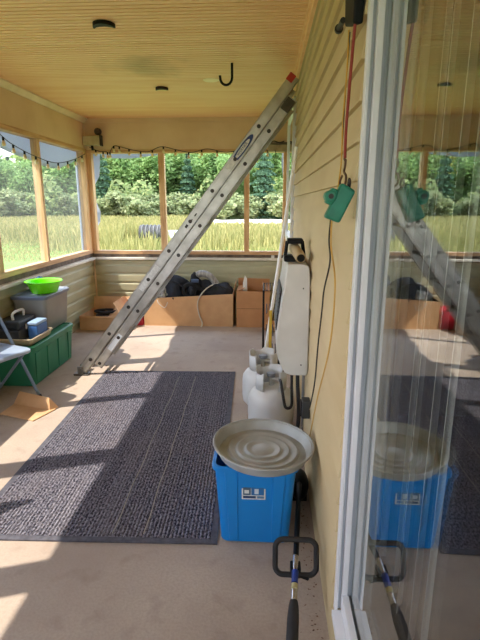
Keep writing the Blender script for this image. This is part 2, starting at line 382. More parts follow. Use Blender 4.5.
mt.rotation_euler.z = -MATA*0 + math.radians(1.6)

# ---- extension ladder leaning on the house wall
foot, top = Vector((-1.685, 3.93, .045)), Vector((.166, 3.93, 2.462))
ld = thing('extension_ladder', 'aluminium extension ladder leaning from the floor up against the house wall', 'ladder', (foot.x, foot.y, 0))
u = (top-foot).normalized(); LEN = (top-foot).length; pn = Vector((u.z, 0, -u.x))   # u along, pn to the underside (right/down)
def LM(): return Matrix((( u.x, 0, pn.x, foot.x), (0, 1, 0, 0), (u.z, 0, pn.z, foot.z), (0,0,0,1)))
def lrail(s0, s1, p0, p1, y, flip):
    """C-channel: web faces outward, flanges point inward"""
    m = MB(); k = 1 if flip else -1
    a = y; b = y + .004*k; c = y+.03*k; M = LM()
    m.box(s0, s1, min(a,b), max(a,b), p0, p1, M); m.box(s0, s1, min(a,c), max(a,c), p0, p0+.005, M); m.box(s0, s1, min(a,c), max(a,c), p1-.005, p1, M)
    for pp in (p0+.012, p1-.018): m.box(s0, s1, min(a, a-.0025*k), max(a, a-.0025*k), pp, pp+.006, M)
    return m
RW = .082
rails = []
near, far = 3.93, 4.34
for (s0, s1, p0) in [(.0, LEN, .0), (.15, LEN-.13, .0825)]:
    rails.append(lrail(s0, s1, p0, p0+RW, near+(0 if p0 == 0 else .002), True).build('rail', alu, ld, bevel=.001))
    rails.append(lrail(s0, s1, p0, p0+RW, far-(0 if p0 == 0 else .006), False).build('rail', alu, ld, bevel=.001))
k = 0; s = .16
while s < LEN-.14:
    for j, p0 in enumerate((.0, .084)):
        c = LM() @ Vector((s+(.02 if j else 0), 0, p0+.041)); m = MB()
        m.tube([(c.x, near+.004, c.z), (c.x, far-.004, c.z)], .016, 8); m.build('rung', alu_d, ld, smooth=SM)
        m = MB(); y0 = near-.001 if j == 0 else near+.005
        m.cyl((c.x, y0-.004, c.z), (c.x, y0+.002, c.z), .016, n=10); m.lathe([(0, 0), (.007, .0)], (0,0,0), 8, Matrix.Translation((c.x, y0-.0045, c.z)) @ Matrix.Rotation(PI/2, 4, 'X')); m.build('rivet', steel_d, rails[0 if j == 0 else 2], smooth=SM)
    s += .305
for y in (near+.012, far-.012):
    f = MB(); c = foot
    f.box(c.x-.03, c.x+.105, y-.034, y+.034, .006, .016); f.box(c.x+.01, c.x+.06, y-.036, y-.030, .008, .085); f.box(c.x+.01, c.x+.06, y+.030, y+.036, .008, .085); f.cyl((c.x+.035, y-.038, .07), (c.x+.035, y+.038, .07), .01)
    ft = f.build('swivel_foot', alu_d, ld, bevel=.002)
    q = MB(); q.box(c.x-.028, c.x+.103, y-.033, y+.033, 0, .006); 
    q.build('rubber_pad', black_r, ft)
# red end caps, rung lock, label plates
redm = mat('red_plastic', (176,46,40), .5)
M = LM()
for y in (near, far-.03):
    m = MB(); m.box(LEN-.055, LEN+.006, y-.006, y+.034, -.004, .05, M); m.build('end_cap', redm, ld, bevel=.004)
m = MB(); m.box(LEN-.24, LEN-.14, near-.012, near-.001, .09, .16, M); m.cyl(M @ Vector((LEN-.19, 0, .11)) + Vector((0, near-.016, 0)), M @ Vector((LEN-.19, 0, .11)) + Vector((0, near+.0, 0)), .022, n=14); m.build('rung_lock', mat('lock_casting', (74,68,62), .5, .5), ld, bevel=.003)
def plate(s0, s1, p0, p1, mm, nm, y=near-.0035):
    m = MB(); m.box(s0, s1, y-.001, y, p0, p1, LM()); return m.build(nm, mm, ld)
st = mat('white_sticker', (226,226,220), .5, c2=(190,190,186), scale=60, amt=.6)
# oval maker's badge with lettering
Ls = (at(250,155,Y=3.93)-foot).dot(u)
lbl = MB(); M2 = LM(); pts = []
for a in range(28):
    q = 2*PI*a/28; e = abs(math.cos(q))**.8*math.copysign(1, math.cos(q)); pts.append((Ls+.135*e, .041+.027*math.sin(q)))
lbl.add([M2 @ Vector((a, near-.0036, b)) for a, b in pts], [tuple(range(28))])
badge = lbl.build('badge', mat('badge_blue', (28,52,110), .5), ld)
lb2 = MB(); lb2.add([M2 @ Vector((Ls+.092*(a-Ls)/.135, near-.0042, .041+.016*(b-.041)/.027)) for a, b in pts], [tuple(range(28))]); lb2.build('badge_field', st, badge)
def text_mesh(body, size, M, material, name, parent, ext=.0004):
    cu = bpy.data.curves.new(name, 'FONT'); cu.body = body; cu.size = size; cu.align_x = 'CENTER'; cu.align_y = 'CENTER'; cu.extrude = ext
    to = bpy.data.objects.new(name+'_src', cu); COL.objects.link(to); bpy.context.view_layer.update()
    me = bpy.data.meshes.new_from_object(to.evaluated_get(bpy.context.evaluated_depsgraph_get())); bpy.data.objects.remove(to)
    base = BASE.get(parent.name, Vector()) if parent else Vector()
    me.transform(Matrix.Translation(-base) @ M); o = bpy.data.objects.new(name, me); me.materials.clear(); me.materials.append(material); COL.objects.link(o)
    if parent: o.parent = parent; BASE[o.name] = base
    return o
Mt = Matrix(((u.x, -pn.x, 0, 0), (0, 0, -1, 0), (u.z, -pn.z, 0, 0), (0,0,0,1)))
c = LM() @ Vector((Ls, 0, .041)); Mt.translation = (c.x, near-.0048, c.z)
text_mesh('WERNER', .030, Mt, mat('badge_navy', (22,36,84), .5), 'lettering', badge)
plate(.96, 1.22, .016, .066, st, 'caution_sticker'); plate(.34, .52, .094, .152, mat('silver_sticker', (214,220,226), .3, .3), 'instruction_sticker', near+.0025)
for q in (1.62, 1.68, 1.74): 
    plate(q, q+.03, .03+.01*(q > 1.65), .05, steel_d, 'printed_mark')
plate(2.2, 2.3, .02, .062, st, 'size_sticker')

# ---- blue recycling bin
blue = mat('blue_plastic', (14,132,212), .4, c2=(10,120,200), scale=4, amt=.5)
BX, BY = -.036, 2.012
bn = thing('recycling_bin', 'blue plastic recycling bin standing on the floor beside the mat', 'bin', (BX, BY, 0))
def rrect(cx, cy, hx, hy, r, n=5):
    out = []
    for sx, sy, a0 in [(1,1,0), (-1,1,PI/2), (-1,-1,PI), (1,-1,1.5*PI)]:
        for i in range(n+1):
            a = a0+PI/2*i/n; out.append((cx+sx*(hx-r)+r*math.cos(a), cy+sy*(hy-r)+r*math.sin(a)))
    return out
def loft(m, rings, cap0=True, cap1=True):
    n = len(rings[0]); vs = [p for r in rings for p in r]; fs = []
    for k in range(len(rings)-1):
        for i in range(n): fs.append((k*n+i, k*n+(i+1)%n, (k+1)*n+(i+1)%n, (k+1)*n+i))
    if cap0: fs.append(tuple(range(n-1, -1, -1)))
    if cap1: fs.append(tuple(range((len(rings)-1)*n, len(rings)*n)))
    m.add(vs, fs); return m
def tub(cx, cy, hx0, hy0, hx1, hy1, h, t, r, z0=0, lip=.012, lipz=.02):
    R = lambda hx, hy, z, rr: [(x, y, z0+z) for x, y in rrect(cx, cy, hx, hy, rr)]
    m = MB(); loft(m, [R(hx0-.008, hy0-.008, 0, r*.8), R(hx0, hy0, .008, r), R(hx1, hy1, h-lipz, r), R(hx1+lip, hy1+lip, h-lipz, r+lip), R(hx1+lip, hy1+lip, h-.004, r+lip), R(hx1+lip-.004, hy1+lip-.004, h, r+lip), R(hx1-t, hy1-t, h, r), R(hx0-t, hy0-t, t+.004, r*.8)])
    return m
m = tub(BX, BY, .155, .168, .178, .188, .395, .004, .035); body = m.build('body', blue, bn, smooth=SM)
for x in (-.105, .105):       # moulded ribs on the front and back
    for sy in (-1, 1):
        m = MB(); y0, y1 = BY+sy*.167, BY+sy*.186
        m.hexa([(BX+x*.9-.02, y0-.001, .012), (BX+x*.9+.02, y0-.001, .012), (BX+x*.9+.02, y0+sy*.007, .012), (BX+x*.9-.02, y0+sy*.007, .012)],
               [(BX+x-.028, y1-.001, .378), (BX+x+.028, y1-.001, .378), (BX+x+.028, y1+sy*.008, .378), (BX+x-.028, y1+sy*.008, .378)])
        m.build('rib', blue, body, bevel=.003)
# the sticker on the front: white field, blue picture, dark title bar
M4 = Matrix.Translation((BX-.006, BY-.1835, .270)) @ Matrix.Rotation(math.radians(-3.5), 4, 'X')
m = MB(); m.box(-.052, .052, -.001, .0015, -.032, .032, M4); stk = m.build('sticker', st, bn)
for a, cc in [((-.046,-.012,-.0016,-.001,-.012,.026), (70,96,120)), ((-.010,.046,-.0016,-.001,-.012,.026), (40,108,168)), ((-.046,.010,-.0016,-.001,-.027,-.016), (26,60,104)), ((.016,.046,-.0016,-.001,-.027,-.016), (90,130,170)), ((-.04,-.02,-.0021,-.0016,-.004,.012), (210,215,214)), ((.004,.022,-.0021,-.0016,-.006,.018), (200,214,222))]:
    m = MB(); m.box(*a, M4); m.build('print', mat('print_%d_%d' % (cc[0], cc[1]), cc, .5), stk)
# ---- round galvanised pan on the bin
galv = mat('galvanised_steel', (176,180,180), .5, .2, c2=(146,146,140), scale=7, amt=.8, bump=.06, bscale=12)
pan = thing('galvanized_pan', 'round galvanised metal pan with ringed bottom lying on the blue bin', 'pan', (-.004, 1.955, .399))
pr = [(0, .016), (.03, .018), (.045, .012), (.06, .012), (.068, .018), (.078, .018), (.086, .011), (.10, .011), (.108, .017), (.118, .017), (.126, .010), (.138, .010), (.146, .016), (.156, .016), (.164, .008), (.197, .006), (.217, .046), (.225, .048), (.228, .044), (.2195, .042), (.202, .0), (0, .0)]
m = MB(); m.lathe([(r, z) for r, z in pr], (-.004, 1.955, .399), 56); pb = m.build('dish', galv, pan, smooth=SM)
m = MB(); m.tube([(-.004+.226*math.cos(a*PI/24), 1.955+.226*math.sin(a*PI/24), .4465) for a in range(48)], .0045, 8, closed=True); m.build('rolled_rim', galv, pan, smooth=SM)
pan.rotation_euler = (math.radians(1), math.radians(2.4), 0)

# ---- string trimmer lying along the wall
tr = thing('string_trimmer', 'string trimmer with black loop handle lying on the floor by the house wall', 'trimmer', (.12, 1.5, 0))
def sh(t): return Vector((.094+.092*t, 1.18+1.0*t, .070+.26*t - .19*max(0, t-.36)*1.7))
silver = mat('shaft_chrome', (190,190,194), .25, .9)
m = MB(); m.cyl(Vector((.07, .92, .062)), sh(.14), .0165, n=14); grip = m.build('grip', black_r, tr, smooth=SM)
m = MB(); m.tube([sh(.0), sh(.10), sh(.16), sh(.20), sh(.22)], [.019,.021,.021,.018,.014], 14); m.build('front_grip', black_r, tr, smooth=SM)
m = MB(); m.cyl(sh(.18), sh(.40), .0118, n=14); shf = m.build('shaft', silver, tr, smooth=SM)
m = MB(); m.cyl(sh(.262), sh(.28), .0125, n=14); m.build('yellow_label', mat('label_yellow', (176,166,120), .5), shf)
m = MB(); m.cyl(sh(.285), sh(.33), .0125, n=14); m.build('blue_label', mat('label_blue', (34,60,140), .5), shf)
m = MB(); m.tube([sh(.40), sh(.6), sh(.8), sh(.95)], .0115, 12); m.build('rear_shaft', black, tr, smooth=SM)
c = sh(.36); w, h, r = .078, .062, .03
loop = []
for sx, sz, a0 in [(1,1,0), (-1,1,PI/2), (-1,-1,PI), (1,-1,1.5*PI)]:
    for i in range(6):
        a = a0+PI/2*i/5; loop.append((c.x+sx*(w-r)+r*math.cos(a), c.y+.02*(sz*(h-r)+r*math.sin(a))/h, c.z+.028+sz*(h-r)+r*math.sin(a)))
m = MB(); m.tube(loop, .0105, 10, closed=True); lp = m.build('loop_handle', black_r, tr, smooth=SM)
m = MB(); m.box(c.x-.02, c.x+.02, c.y-.022, c.y+.022, c.z-.05, c.z-.005); m.cyl((c.x-.0, c.y-.02, c.z-.03), (c.x+.05, c.y-.03, c.z-.042), .007); m.build('handle_clamp', black, tr, bevel=.004)
e = sh(.95)
m = MB(); m.ball((e.x+.005, e.y+.07, .08), .08, 16, sx=.62, sy=1.1, sz=.95); m.box(e.x-.04, e.x+.045, e.y+.04, e.y+.14, .0, .06); m.build('motor_housing', black, tr, smooth=SM)
m = MB(); m.lathe([(0, 0), (.05, 0), (.055, .02), (.04, .045), (0, .05)], (.07, .86, .0), 18); m.build('line_head', black, tr, smooth=SM)
m = MB(); m.tube([(.07, .86, .04), (.07, .885, .062), (.07, .93, .062)], .014, 8); m.build('gear_neck', black, tr)

# ---- propane tanks
tank_m = mat('tank_paint', (222,222,220), .4, c2=(198,198,194), scale=5, amt=.6)
def tank(loc, label):
    t = thing('propane_tank', label, 'tank', loc, 'propane tanks by the house wall'); x, y, z = loc
    m = MB(); m.lathe([(0,.03), (.06,.03), (.12,.045), (.148,.08), (.153,.12), (.153,.235), (.148,.272), (.125,.305), (.08,.328), (.035,.338), (0,.34)], loc, 36); m.build('body', tank_m, t, smooth=SM)
    m = MB(); m.lathe([(.098,.0), (.104,.0), (.104,.052), (.098,.052), (.098,.0)], loc, 30); m.build('foot_ring', tank_m, t, smooth=SM)
    m = MB(); pts = []
    n = 30
    for i in range(n+1):
        a = math.radians(-60+300*i/n+0); pts.append((x+.1*math.cos(a), y+.1*math.sin(a)))
    def hz(i): return .452 if (i % 10) < 6 else .432
    vs = [(p[0], p[1], z+.322) for p in pts]+[(p[0], p[1], z+hz(i)) for i, p in enumerate(pts)]
    m.add(vs, [(i, i+1, n+2+i, n+1+i) for i in range(n) if not (7 <= i <= 9)]); m.build('collar', tank_m, t, smooth=SM, solid=.004)
    m = MB(); m.cyl((x,y,z+.335), (x,y,z+.40), .016); m.cyl((x,y,z+.385), (x+.055,y-.02,z+.385), .013); v = m.build('valve', mat('valve_metal', (172,170,162), .4, .4), t, smooth=SM)
    m = MB(); m.lathe([(0,.40), (.028,.40), (.032,.41), (.030,.424), (0,.426)], loc, 16); m.build('valve_knob', mat('knob_grey', (120,122,126), .5), v, smooth=SM)
    return t
tank((.043, 2.93, 0), 'white propane tank with collar nearest the blue bin, below the heater')
tank((-.012, 3.30, 0), 'white propane tank standing behind the other one, farther from the blue bin')

# ---- wall heater
ht = thing('wall_heater', 'white gas wall heater mounted on the cream siding above the tanks', 'heater', (.24, 2.8, .56))
prof = [(.112,1.19), (.20,1.19), (.228,1.175), (.236,1.10), (.238,.585), (.232,.567), (.15,.567), (.116,.577), (.092,.612), (.072,.663), (.062,.72), (.060,.775), (.072,.874), (.088,1.0), (.104,1.10)]
m = MB(); m.prism(prof, 'y', 2.5, 3.12); hb = m.build('casing', white_e, ht, smooth=SM, bevel=.006)
m = MB(); 
m.prism([(.058,.80), (.066,.80), (.088,1.03), (.080,1.03)], 'y', 2.60, 3.02); gr = m.build('grille_opening', mat('heater_dark', (44,42,42), .6), ht)
for k in range(9):
    z = .815+.0245*k; x = .0575+.022*(z-.80)/.23
    m = MB(); m.cyl((x, 2.6, z), (x, 3.02, z), .0035, n=6); m.build('grille_bar', steel_d, gr)
for z in (1.06, .63):
    m = MB(); m.cyl((.20, 2.497, z), (.20, 2.5, z), .004, n=8); m.build('screw', steel_d, hb)
m = MB(); m.box(.236, .2385, 2.56, 3.06, .60, 1.14); m.build('mounting_plate', steel_d, ht)
# gas pipe and regulator hose under it
gp = tag(MB().tube(smooth_path([(.19,2.62,.567), (.195,2.62,.45), (.205,2.62,.30), (.20,2.66,.12), (.17,2.75,.018), (.20,2.95,.018)]), .011, 8).build('gas_pipe', black_r, smooth=SM), 'black gas pipe running down from the white heater to the floor', 'pipe')
hs = tag(MB().tube(smooth_path([(.098,2.91,.385), (.10,2.74,.43), (.115,2.66,.36), (.13,2.66,.30), (.165,2.69,.30), (.165,2.70,.40), (.16,2.66,.567)]), .009, 8).build('gas_hose', black_r, smooth=SM), 'black rubber hose looping from the near tank valve to the heater', 'hose')
pipe2 = tag(MB().tube([(.222,2.56,.585), (.222,2.56,.30), (.222,2.56,.02)], .008, 8).build('conduit', mat('grey_pipe', (130,130,130), .4, .5), smooth=SM), 'thin grey pipe going down the wall behind the gas pipe', 'pipe')
# ---- lamp-like beige tube with black clamp on the heater
tb = thing('clamp_spotlight', 'beige tube spotlight with black clamp resting on top of the white heater', 'spotlight', (.16, 2.6, 1.19))
m = MB(); a, b = Vector((.152, 2.72, 1.265)), Vector((.182, 2.50, 1.222))
dr = (b-a).normalized()
m.tube([a, a+dr*.03, b-dr*.02, b], [.024,.029,.029,.027], 20); tbb = m.build('tube', mat('beige_plastic', (196,176,140), .5, c2=(170,146,108), scale=8), tb, smooth=SM)
m = MB(); m.tube([b-dr*.004, b+dr*.002], [.021, .021], 16); m.build('dark_opening', black, tbb)
m = MB(); m.box(.098, .215, 2.60, 2.70, 1.19, 1.222); m.build('clamp_base', black, tb, bevel=.006)
m = MB(); m.box(.115, .20, 2.62, 2.72, 1.285, 1.312); m.cyl((.105,2.66,1.21), (.115,2.66,1.30), .01); m.cyl((.21,2.66,1.21), (.198,2.66,1.30), .01); m.build('clamp_jaw', black, tb, bevel=.004)

# ---- boxes by the far wall
def open_box(x0, x1, y0, y1, z0, z1, label, name='cardboard_box', mm=card, flaps=(), zr=None, t=.006):
    """carton: bottom, four walls, flaps (side, length, angle in degrees from the wall's upward line)"""
    b = thing(name, label, 'box', ((x0+x1)/2, (y0+y1)/2, z0)); zr = zr or z1
    m = MB()
    m.box(x0, x1, y0, y1, z0, z0+t)
    m.hexa([(x0,y0,z0+t), (x1,y0,z0+t), (x1,y0+t,z0+t), (x0,y0+t,z0+t)], [(x0,y0,z1), (x1,y0,zr), (x1,y0+t,zr), (x0,y0+t,z1)])
    m.hexa([(x0,y1-t,z0+t), (x1,y1-t,z0+t), (x1,y1,z0+t), (x0,y1,z0+t)], [(x0,y1-t,z1), (x1,y1-t,zr), (x1,y1,zr), (x0,y1,z1)])
    m.box(x0, x0+t, y0+t, y1-t, z0+t, z1); m.box(x1-t, x1, y0+t, y1-t, z0+t, zr); m.build('carton', mm, b)
    for side, ln, ang in flaps:
        f = MB(); a = math.radians(ang); s, cc = math.sin(a)*ln, math.cos(a)*ln
        if side == 'f': P = [(x0+.004,y0,z1), (x1-.004,y0,zr), (x1-.004,y0-s,zr+cc), (x0+.004,y0-s,z1+cc)]
        if side == 'b': P = [(x0+.004,y1,z1), (x1-.004,y1,zr), (x1-.004,y1+s,zr+cc), (x0+.004,y1+s,z1+cc)]
        if side == 'l': P = [(x0,y0+.004,z1), (x0,y1-.004,z1), (x0-s,y1-.02,z1+cc), (x0-s,y0+.02,z1+cc)]
        if side == 'r': P = [(x1,y0+.004,zr), (x1,y1-.004,zr), (x1+s,y1-.02,zr+cc), (x1+s,y0+.02,zr+cc)]
        f.add(P, [(0,1,2,3)]); f.build('flap', mm, b, solid=.005)
    return b
open_box(-1.53, -.405, 5.72, 6.16, 0, .345, 'long low cardboard box full of black gear under the back window', flaps=[('r', .14, 12), ('l', .1, -60)], zr=.415)
open_box(-.36, .05, 5.70, 6.06, 0, .46, 'tall closed-sided cardboard box beside the long box under the window', mm=mat('cardboard_red', (200,148,102), .85, c2=(184,130,86), scale=6, amt=.6, bump=.05), flaps=[('b', .11, -8), ('l', .10, -75), ('r', .12, -50)], zr=.45)
m = MB(); m.box(-.3605, .0505, 5.697, 5.70, .235, .24)

m.build('seam', card_in, bpy.data.objects['cardboard_box.001'])
tag(MB().add([(-.29,5.78,.40), (-.23,5.79,.40), (-.235,5.80,.60), (-.262,5.80,.64), (-.285,5.79,.55)], [(0,1,2,3,4)]).build('paper_sheet', white_p, solid=.002), 'white paper sheet sticking up out of the tall cardboard box', 'paper')
# corner box with flaps up
open_box(-2.255, -1.72, 5.45, 5.95, 0, .175, 'low open cardboard box in the far left corner', mm=card2, flaps=[('f', .02, 150), ('r', .2, -35), ('b', .15, 15)])
m = MB(); m.add([(-1.98,5.56,.10), (-1.74,5.52,.12), (-1.70,5.62,.285), (-1.90,5.75,.22)], [(0,1,2,3)])
tag(m.build('cardboard_sheet', card2, solid=.006), 'loose cardboard sheet tilted inside the low corner box', 'cardboard')
co = thing('garden_hose', 'black coiled hose heaped on the low corner box', 'hose', (-1.98, 5.80, .17))
hp = [(-1.98+(.17+.012*math.sin(i*.7))*math.cos(i*.42), 5.76+(.13+.012*math.cos(i*.9))*math.sin(i*.42), .03+.008+i*.0036) for i in range(45)]
m = MB(); m.tube(hp, .017, 8); m.build('coil', black_r, co, smooth=SM)
# red crate
rc = thing('gas_can', 'red plastic can behind the ladder beside the long cardboard box', 'can', (-1.62, 5.82, 0))
redc = mat('red_can', (190,30,52), .4)
m = MB(); loft(m, [[(x, y, z) for x, y in rrect(-1.635, 5.84, a, b, .03)] for a, b, z in [(.085,.12,0), (.092,.128,.012), (.092,.128,.20), (.085,.115,.235), (.05,.08,.26)]]); m.build('body', redc, rc, smooth=SM)
m = MB(); m.tube(smooth_path([(-1.635,5.76,.25), (-1.635,5.77,.30), (-1.635,5.88,.31), (-1.635,5.91,.25)]), .013, 8); m.build('handle', redc, rc, smooth=SM)
m = MB(); m.cyl((-1.635,5.735,.24), (-1.635,5.70,.30), .02, .014); m.build('spout_cap', black, rc, smooth=SM)
# contents of the long box
def lump(c, r, sx, sy, sz, seed, amp=.12):
    rs = random.Random(seed); m = MB(); ph = [rs.uniform(0, 6) for _ in range(6)]
    def fn(a, b):
        th, p = 2*PI*a, PI*b; d = Vector((math.sin(p)*math.cos(th), math.sin(p)*math.sin(th), math.cos(p)))
        k = 1+amp*(math.sin(3*d.x*2+ph[0])+math.sin(4*d.y*2+ph[1])+.7*math.sin(7*d.z+ph[2])+.6*math.sin(9*d.x+ph[3])*math.sin(8*d.y+ph[4]))
        return (c[0]+d.x*r*sx*k, c[1]+d.y*r*sy*k, c[2]+d.z*r*sz*k)
    return m.grid(fn, 28, 16)
b1 = thing('duffel_bag', 'black duffel bag slumped in the left part of the long box', 'bag', (-1.15, 5.95, .02))
lump((-1.15,5.95,.36), .2, 1.25, .85, 1.0, 3, .16).build('bag_body', black_f, b1, smooth=PI)
m = MB(); m.tube(smooth_path([(-1.32,5.82,.44), (-1.22,5.78,.56), (-1.08,5.77,.53), (-1.0,5.81,.44)]), .014, 8); m.build('strap', black_f, b1, smooth=SM)
b2 = thing('gear_bag', 'dark bag with round side pocket in the middle of the long box', 'bag', (-.86, 5.96, .02))
lump((-.88,5.96,.39), .2, .95, .8, 1.0, 11, .17).build('bag_body', black_f, b2, smooth=PI)
m = MB(); m.lathe([(.05,0), (.085,.0), (.10,.015), (.095,.03), (.06,.035), (.055,.02), (.05,0)], (0,0,0), 22, Matrix.Translation((-.95,5.775,.45)) @ Matrix.Rotation(PI/2, 4, 'X')); m.build('round_pocket', black, b2, smooth=SM)
bl_m = mat('blue_tint_plastic', (70,90,120), .4)
m = MB(); m.box(-.93, -.84, 5.78, 5.81, .545, .585); m.build('buckle', bl_m, b2, bevel=.005)
b3 = thing('backpack', 'dark grey backpack lying in the right part of the long box', 'bag', (-.6, 5.95, .02))
lump((-.60,5.96,.36), .18, 1.15, .9, .85, 23, .1).build('bag_body', mat('charcoal_fabric', (52,52,56), .85, c2=(36,36,40), scale=10), b3, smooth=PI)
m = MB(); m.tube(smooth_path([(-.74,5.84,.44), (-.62,5.79,.52), (-.50,5.80,.47)]), .012, 8); m.build('strap', black_f, b3, smooth=SM)
tag(MB().tube(smooth_path([(-.92,5.98,.56), (-.84,5.93,.635), (-.72,5.92,.61), (-.63,5.93,.50)]), .042, 12).build('duct_hose', mat('grey_duct', (176,172,164), .5, c2=(120,116,110), scale=60, stretch=(1,.2,.2)), smooth=SM), 'pale grey flexible duct arching over the bags in the long box', 'hose')
tag(MB().tube(smooth_path([(-.60,5.84,.53), (-.70,5.77,.50), (-.79,5.71,.42), (-.845,5.705,.30), (-.83,5.705,.16), (-.79,5.70,.05), (-.80,5.66,.008)]), .008, 8).build('power_cord', mat('cord_cream', (196,186,166), .5), smooth=SM), 'cream cord hanging over the front of the long box to the floor', 'cord')
pb_ = mat('clear_plastic_bag', (200,200,196), .25, c2=(120,122,124), scale=22)
tag(lump((-1.30,5.78,.39), .06, 1.1, .8, 1.1, 31, .2).build('plastic_bag', pb_, smooth=SM), 'crinkled clear plastic bag on the left front edge of the long box', 'bag')
for i, (dx, w) in enumerate([(0,.0), ]):
    wl = mat('wire_white', (210,208,200), .5)
    tag(MB().tube(smooth_path([(-1.36,5.75,.36), (-1.34,5.705,.30), (-1.26,5.70,.24), (-1.22,5.705,.31)]), .004, 6).build('loose_wire', wl, smooth=SM), 'thin pale wires trailing down the long box front by the ladder', 'wire')
bj = thing('water_bottle', 'clear-capped dark bottle poking up at the left end of the long box', 'bottle', (-1.33, 5.98, .2))
m = MB(); m.lathe([(0,0), (.035,0), (.038,.02), (.038,.22), (.02,.27), (.018,.31), (0,.31)], (-1.33,5.98,.2), 18); m.build('bottle_body', mat('grey_bottle', (110,118,130), .3), bj, smooth=SM)
m = MB(); m.lathe([(0,.305), (.021,.305), (.021,.335), (0,.336)], (-1.33,5.98,.2), 16); m.build('cap', white_p, bj, smooth=SM)
# crumpled scrap of brown paper near the tall box
tag(lump((.055,5.52,.065), .065, 1.2, .9, 1.0, 41, .22).build('paper_scrap', mat('kraft_paper', (204,150,98), .9, c2=(168,116,70), scale=20)), 'crumpled brown paper on the floor in front of the tall box', 'paper')
# wire rack leaning behind the heater
wr = thing('wire_rack', 'black wire rack standing between the tall box and the heater', 'rack', (.06, 4.3, 0))
x0, x1, y0, y1, zt = -.02, .13, 4.2, 4.6, .74
for y in (y0, y1): MB().tube([(x0, y, 0), (x0, y, zt), (x1, y, zt), (x1, y, 0)], .009, 6).build('frame', black, wr)
for z in (.12, .32, .53, .74):
    for i in range(6):
        x = x0+(x1-x0)*i/5; m = MB(); m.cyl((x, y0, z), (x, y1, z), .005, n=6); m.build('wire', black, wr)
tag(MB().prism([(.03,.015), (.055,.012), (.055,.63), (.03,.63)], 'y', 3.86, 3.885, Matrix.Translation((.0, 0, 0)) @ Matrix.Shear('XY', 4, (0, 0)) ).build('spirit_level', mat('yellow_paint', (206,170,52), .5), bevel=.003), 'narrow yellow level standing upright by the wire rack', 'level')
pl = Vector((-.03, 3.9, .012)); pt = Vector((.222, 3.9, 1.93))
tag(MB().cyl(pl, pt, .014, n=12).build('white_pole', mat('pole_white', (246,246,244), .45), smooth=SM), 'white pole leaning on the siding behind the heater, in the far right corner', 'pole')

# ---- totes at the left wall
gt = thing('storage_tote', 'dark green plastic storage tote on the floor along the left wall', 'tote', (-2.09, 4.03, 0))
green = mat('green_plastic', (44,134,98), .5, c2=(36,116,84), scale=5, amt=.6)
m = tub(-2.09, 4.03, .155, .40, .172, .415, .325, .005, .04, lip=.012, lipz=.03); tbody = m.build('body', green, gt, smooth=SM)
for y in (3.70, 3.92, 4.14, 4.36):
    m = MB(); m.hexa([(-1.936,y-.03,.02), (-1.930,y-.03,.02), (-1.930,y+.03,.02), (-1.936,y+.03,.02)], [(-1.920,y-.045,.29), (-1.908,y-.045,.29), (-1.908,y+.045,.29), (-1.920,y+.045,.29)]); m.build('rib', green, tbody, bevel=.003)
for x in (-2.17, -2.01):
    m = MB(); m.box(x-.03, x+.03, 4.432, 4.452, .04, .30); m.build('rib', green, tbody, bevel=.003)
m = MB(); loft(m, [[(x, y, z) for x, y in rrect(-2.09, 4.03, a, b, .05)] for a, b, z in [(.188,.432,.318), (.190,.434,.345), (.182,.426,.352), (.165,.41,.352), (.16,.405,.345)]]); m.build('lid', green, gt, smooth=SM)
g2 = thing('storage_tote', 'translucent grey storage tote with slate lid stacked on the green tote', 'tote', (-2.12, 4.31, .352))
gm = mat('frosted_plastic', (150,148,140), .45, c2=(128,126,120), scale=3, amt=.7)
m = tub(-2.125, 4.29, .135, .235, .158, .258, .325, .004, .04, z0=.353, lip=.008); m.build('body', gm, g2, smooth=SM)
m = MB(); loft(m, [[(x, y, .353+z) for x, y in rrect(-2.125, 4.29, a, b, .045)] for a, b, z in [(.170,.272,.310), (.172,.274,.335), (.164,.266,.343), (.150,.25,.343), (.145,.245,.337)]]); m.build('lid', mat('slate_lid', (118,128,146), .4, c2=(98,108,126), scale=4), g2, smooth=SM)
# green basin
bs = thing('plastic_basin', 'bright lime green plastic basin sitting on the grey tote lid', 'basin', (-2.07, 4.25, .694))
lime = mat('lime_plastic', (124,240,24), .35)
m = MB(); m.lathe([(0,.0), (.105,.0), (.115,.006), (.150,.098), (.165,.102), (.166,.108), (.160,.110), (.146,.104), (.110,.012), (0,.010)], (-2.07,4.25,.694), 40); m.build('bowl', lime, bs, smooth=SM)
m = MB(); m.tube([(-2.07+.1635*math.cos(a*PI/20), 4.25+.1635*math.sin(a*PI/20), .802) for a in range(40)], .005, 6, closed=True); m.build('rim', lime, bs, smooth=SM)
bc = tag(lump((-2.20,4.44,.747), .06, 1.0, 1.0, .9, 51).build('blue_cloth', mat('blue_cloth', (60,92,150), .8), smooth=SM), 'crumpled blue cloth behind the lime green basin', 'cloth')
# tan tray, tool box, blue case
ty = thing('plastic_tray', 'shallow tan plastic tray on the near end of the green tote', 'tray', (-2.10, 3.83, .353))
m = tub(-2.10, 3.83, .165, .185, .178, .198, .06, .004, .02, z0=.353, lip=.006, lipz=.012); m.build('shell', mat('tan_plastic', (196,178,144), .5), ty, smooth=SM)
tx = thing('tool_box', 'black and grey tool box with pale handle in the tan tray', 'toolbox', (-2.16, 3.84, .36))
m = MB(); m.box(-2.255, -2.055, 3.70, 4.0, .36, .47); m.build('case', mat('tool_case', (62,64,68), .5), tx, bevel=.012)
m = MB(); m.box(-2.26, -2.05, 3.695, 4.005, .472, .545); m.build('lid', mat('tool_lid', (40,42,46), .5), tx, bevel=.014)
m = MB(); m.tube(smooth_path([(-2.13,3.76,.545), (-2.13,3.77,.60), (-2.13,3.93,.60), (-2.13,3.94,.545)], 5), .011, 8); m.build('handle', white_p, tx, smooth=SM)
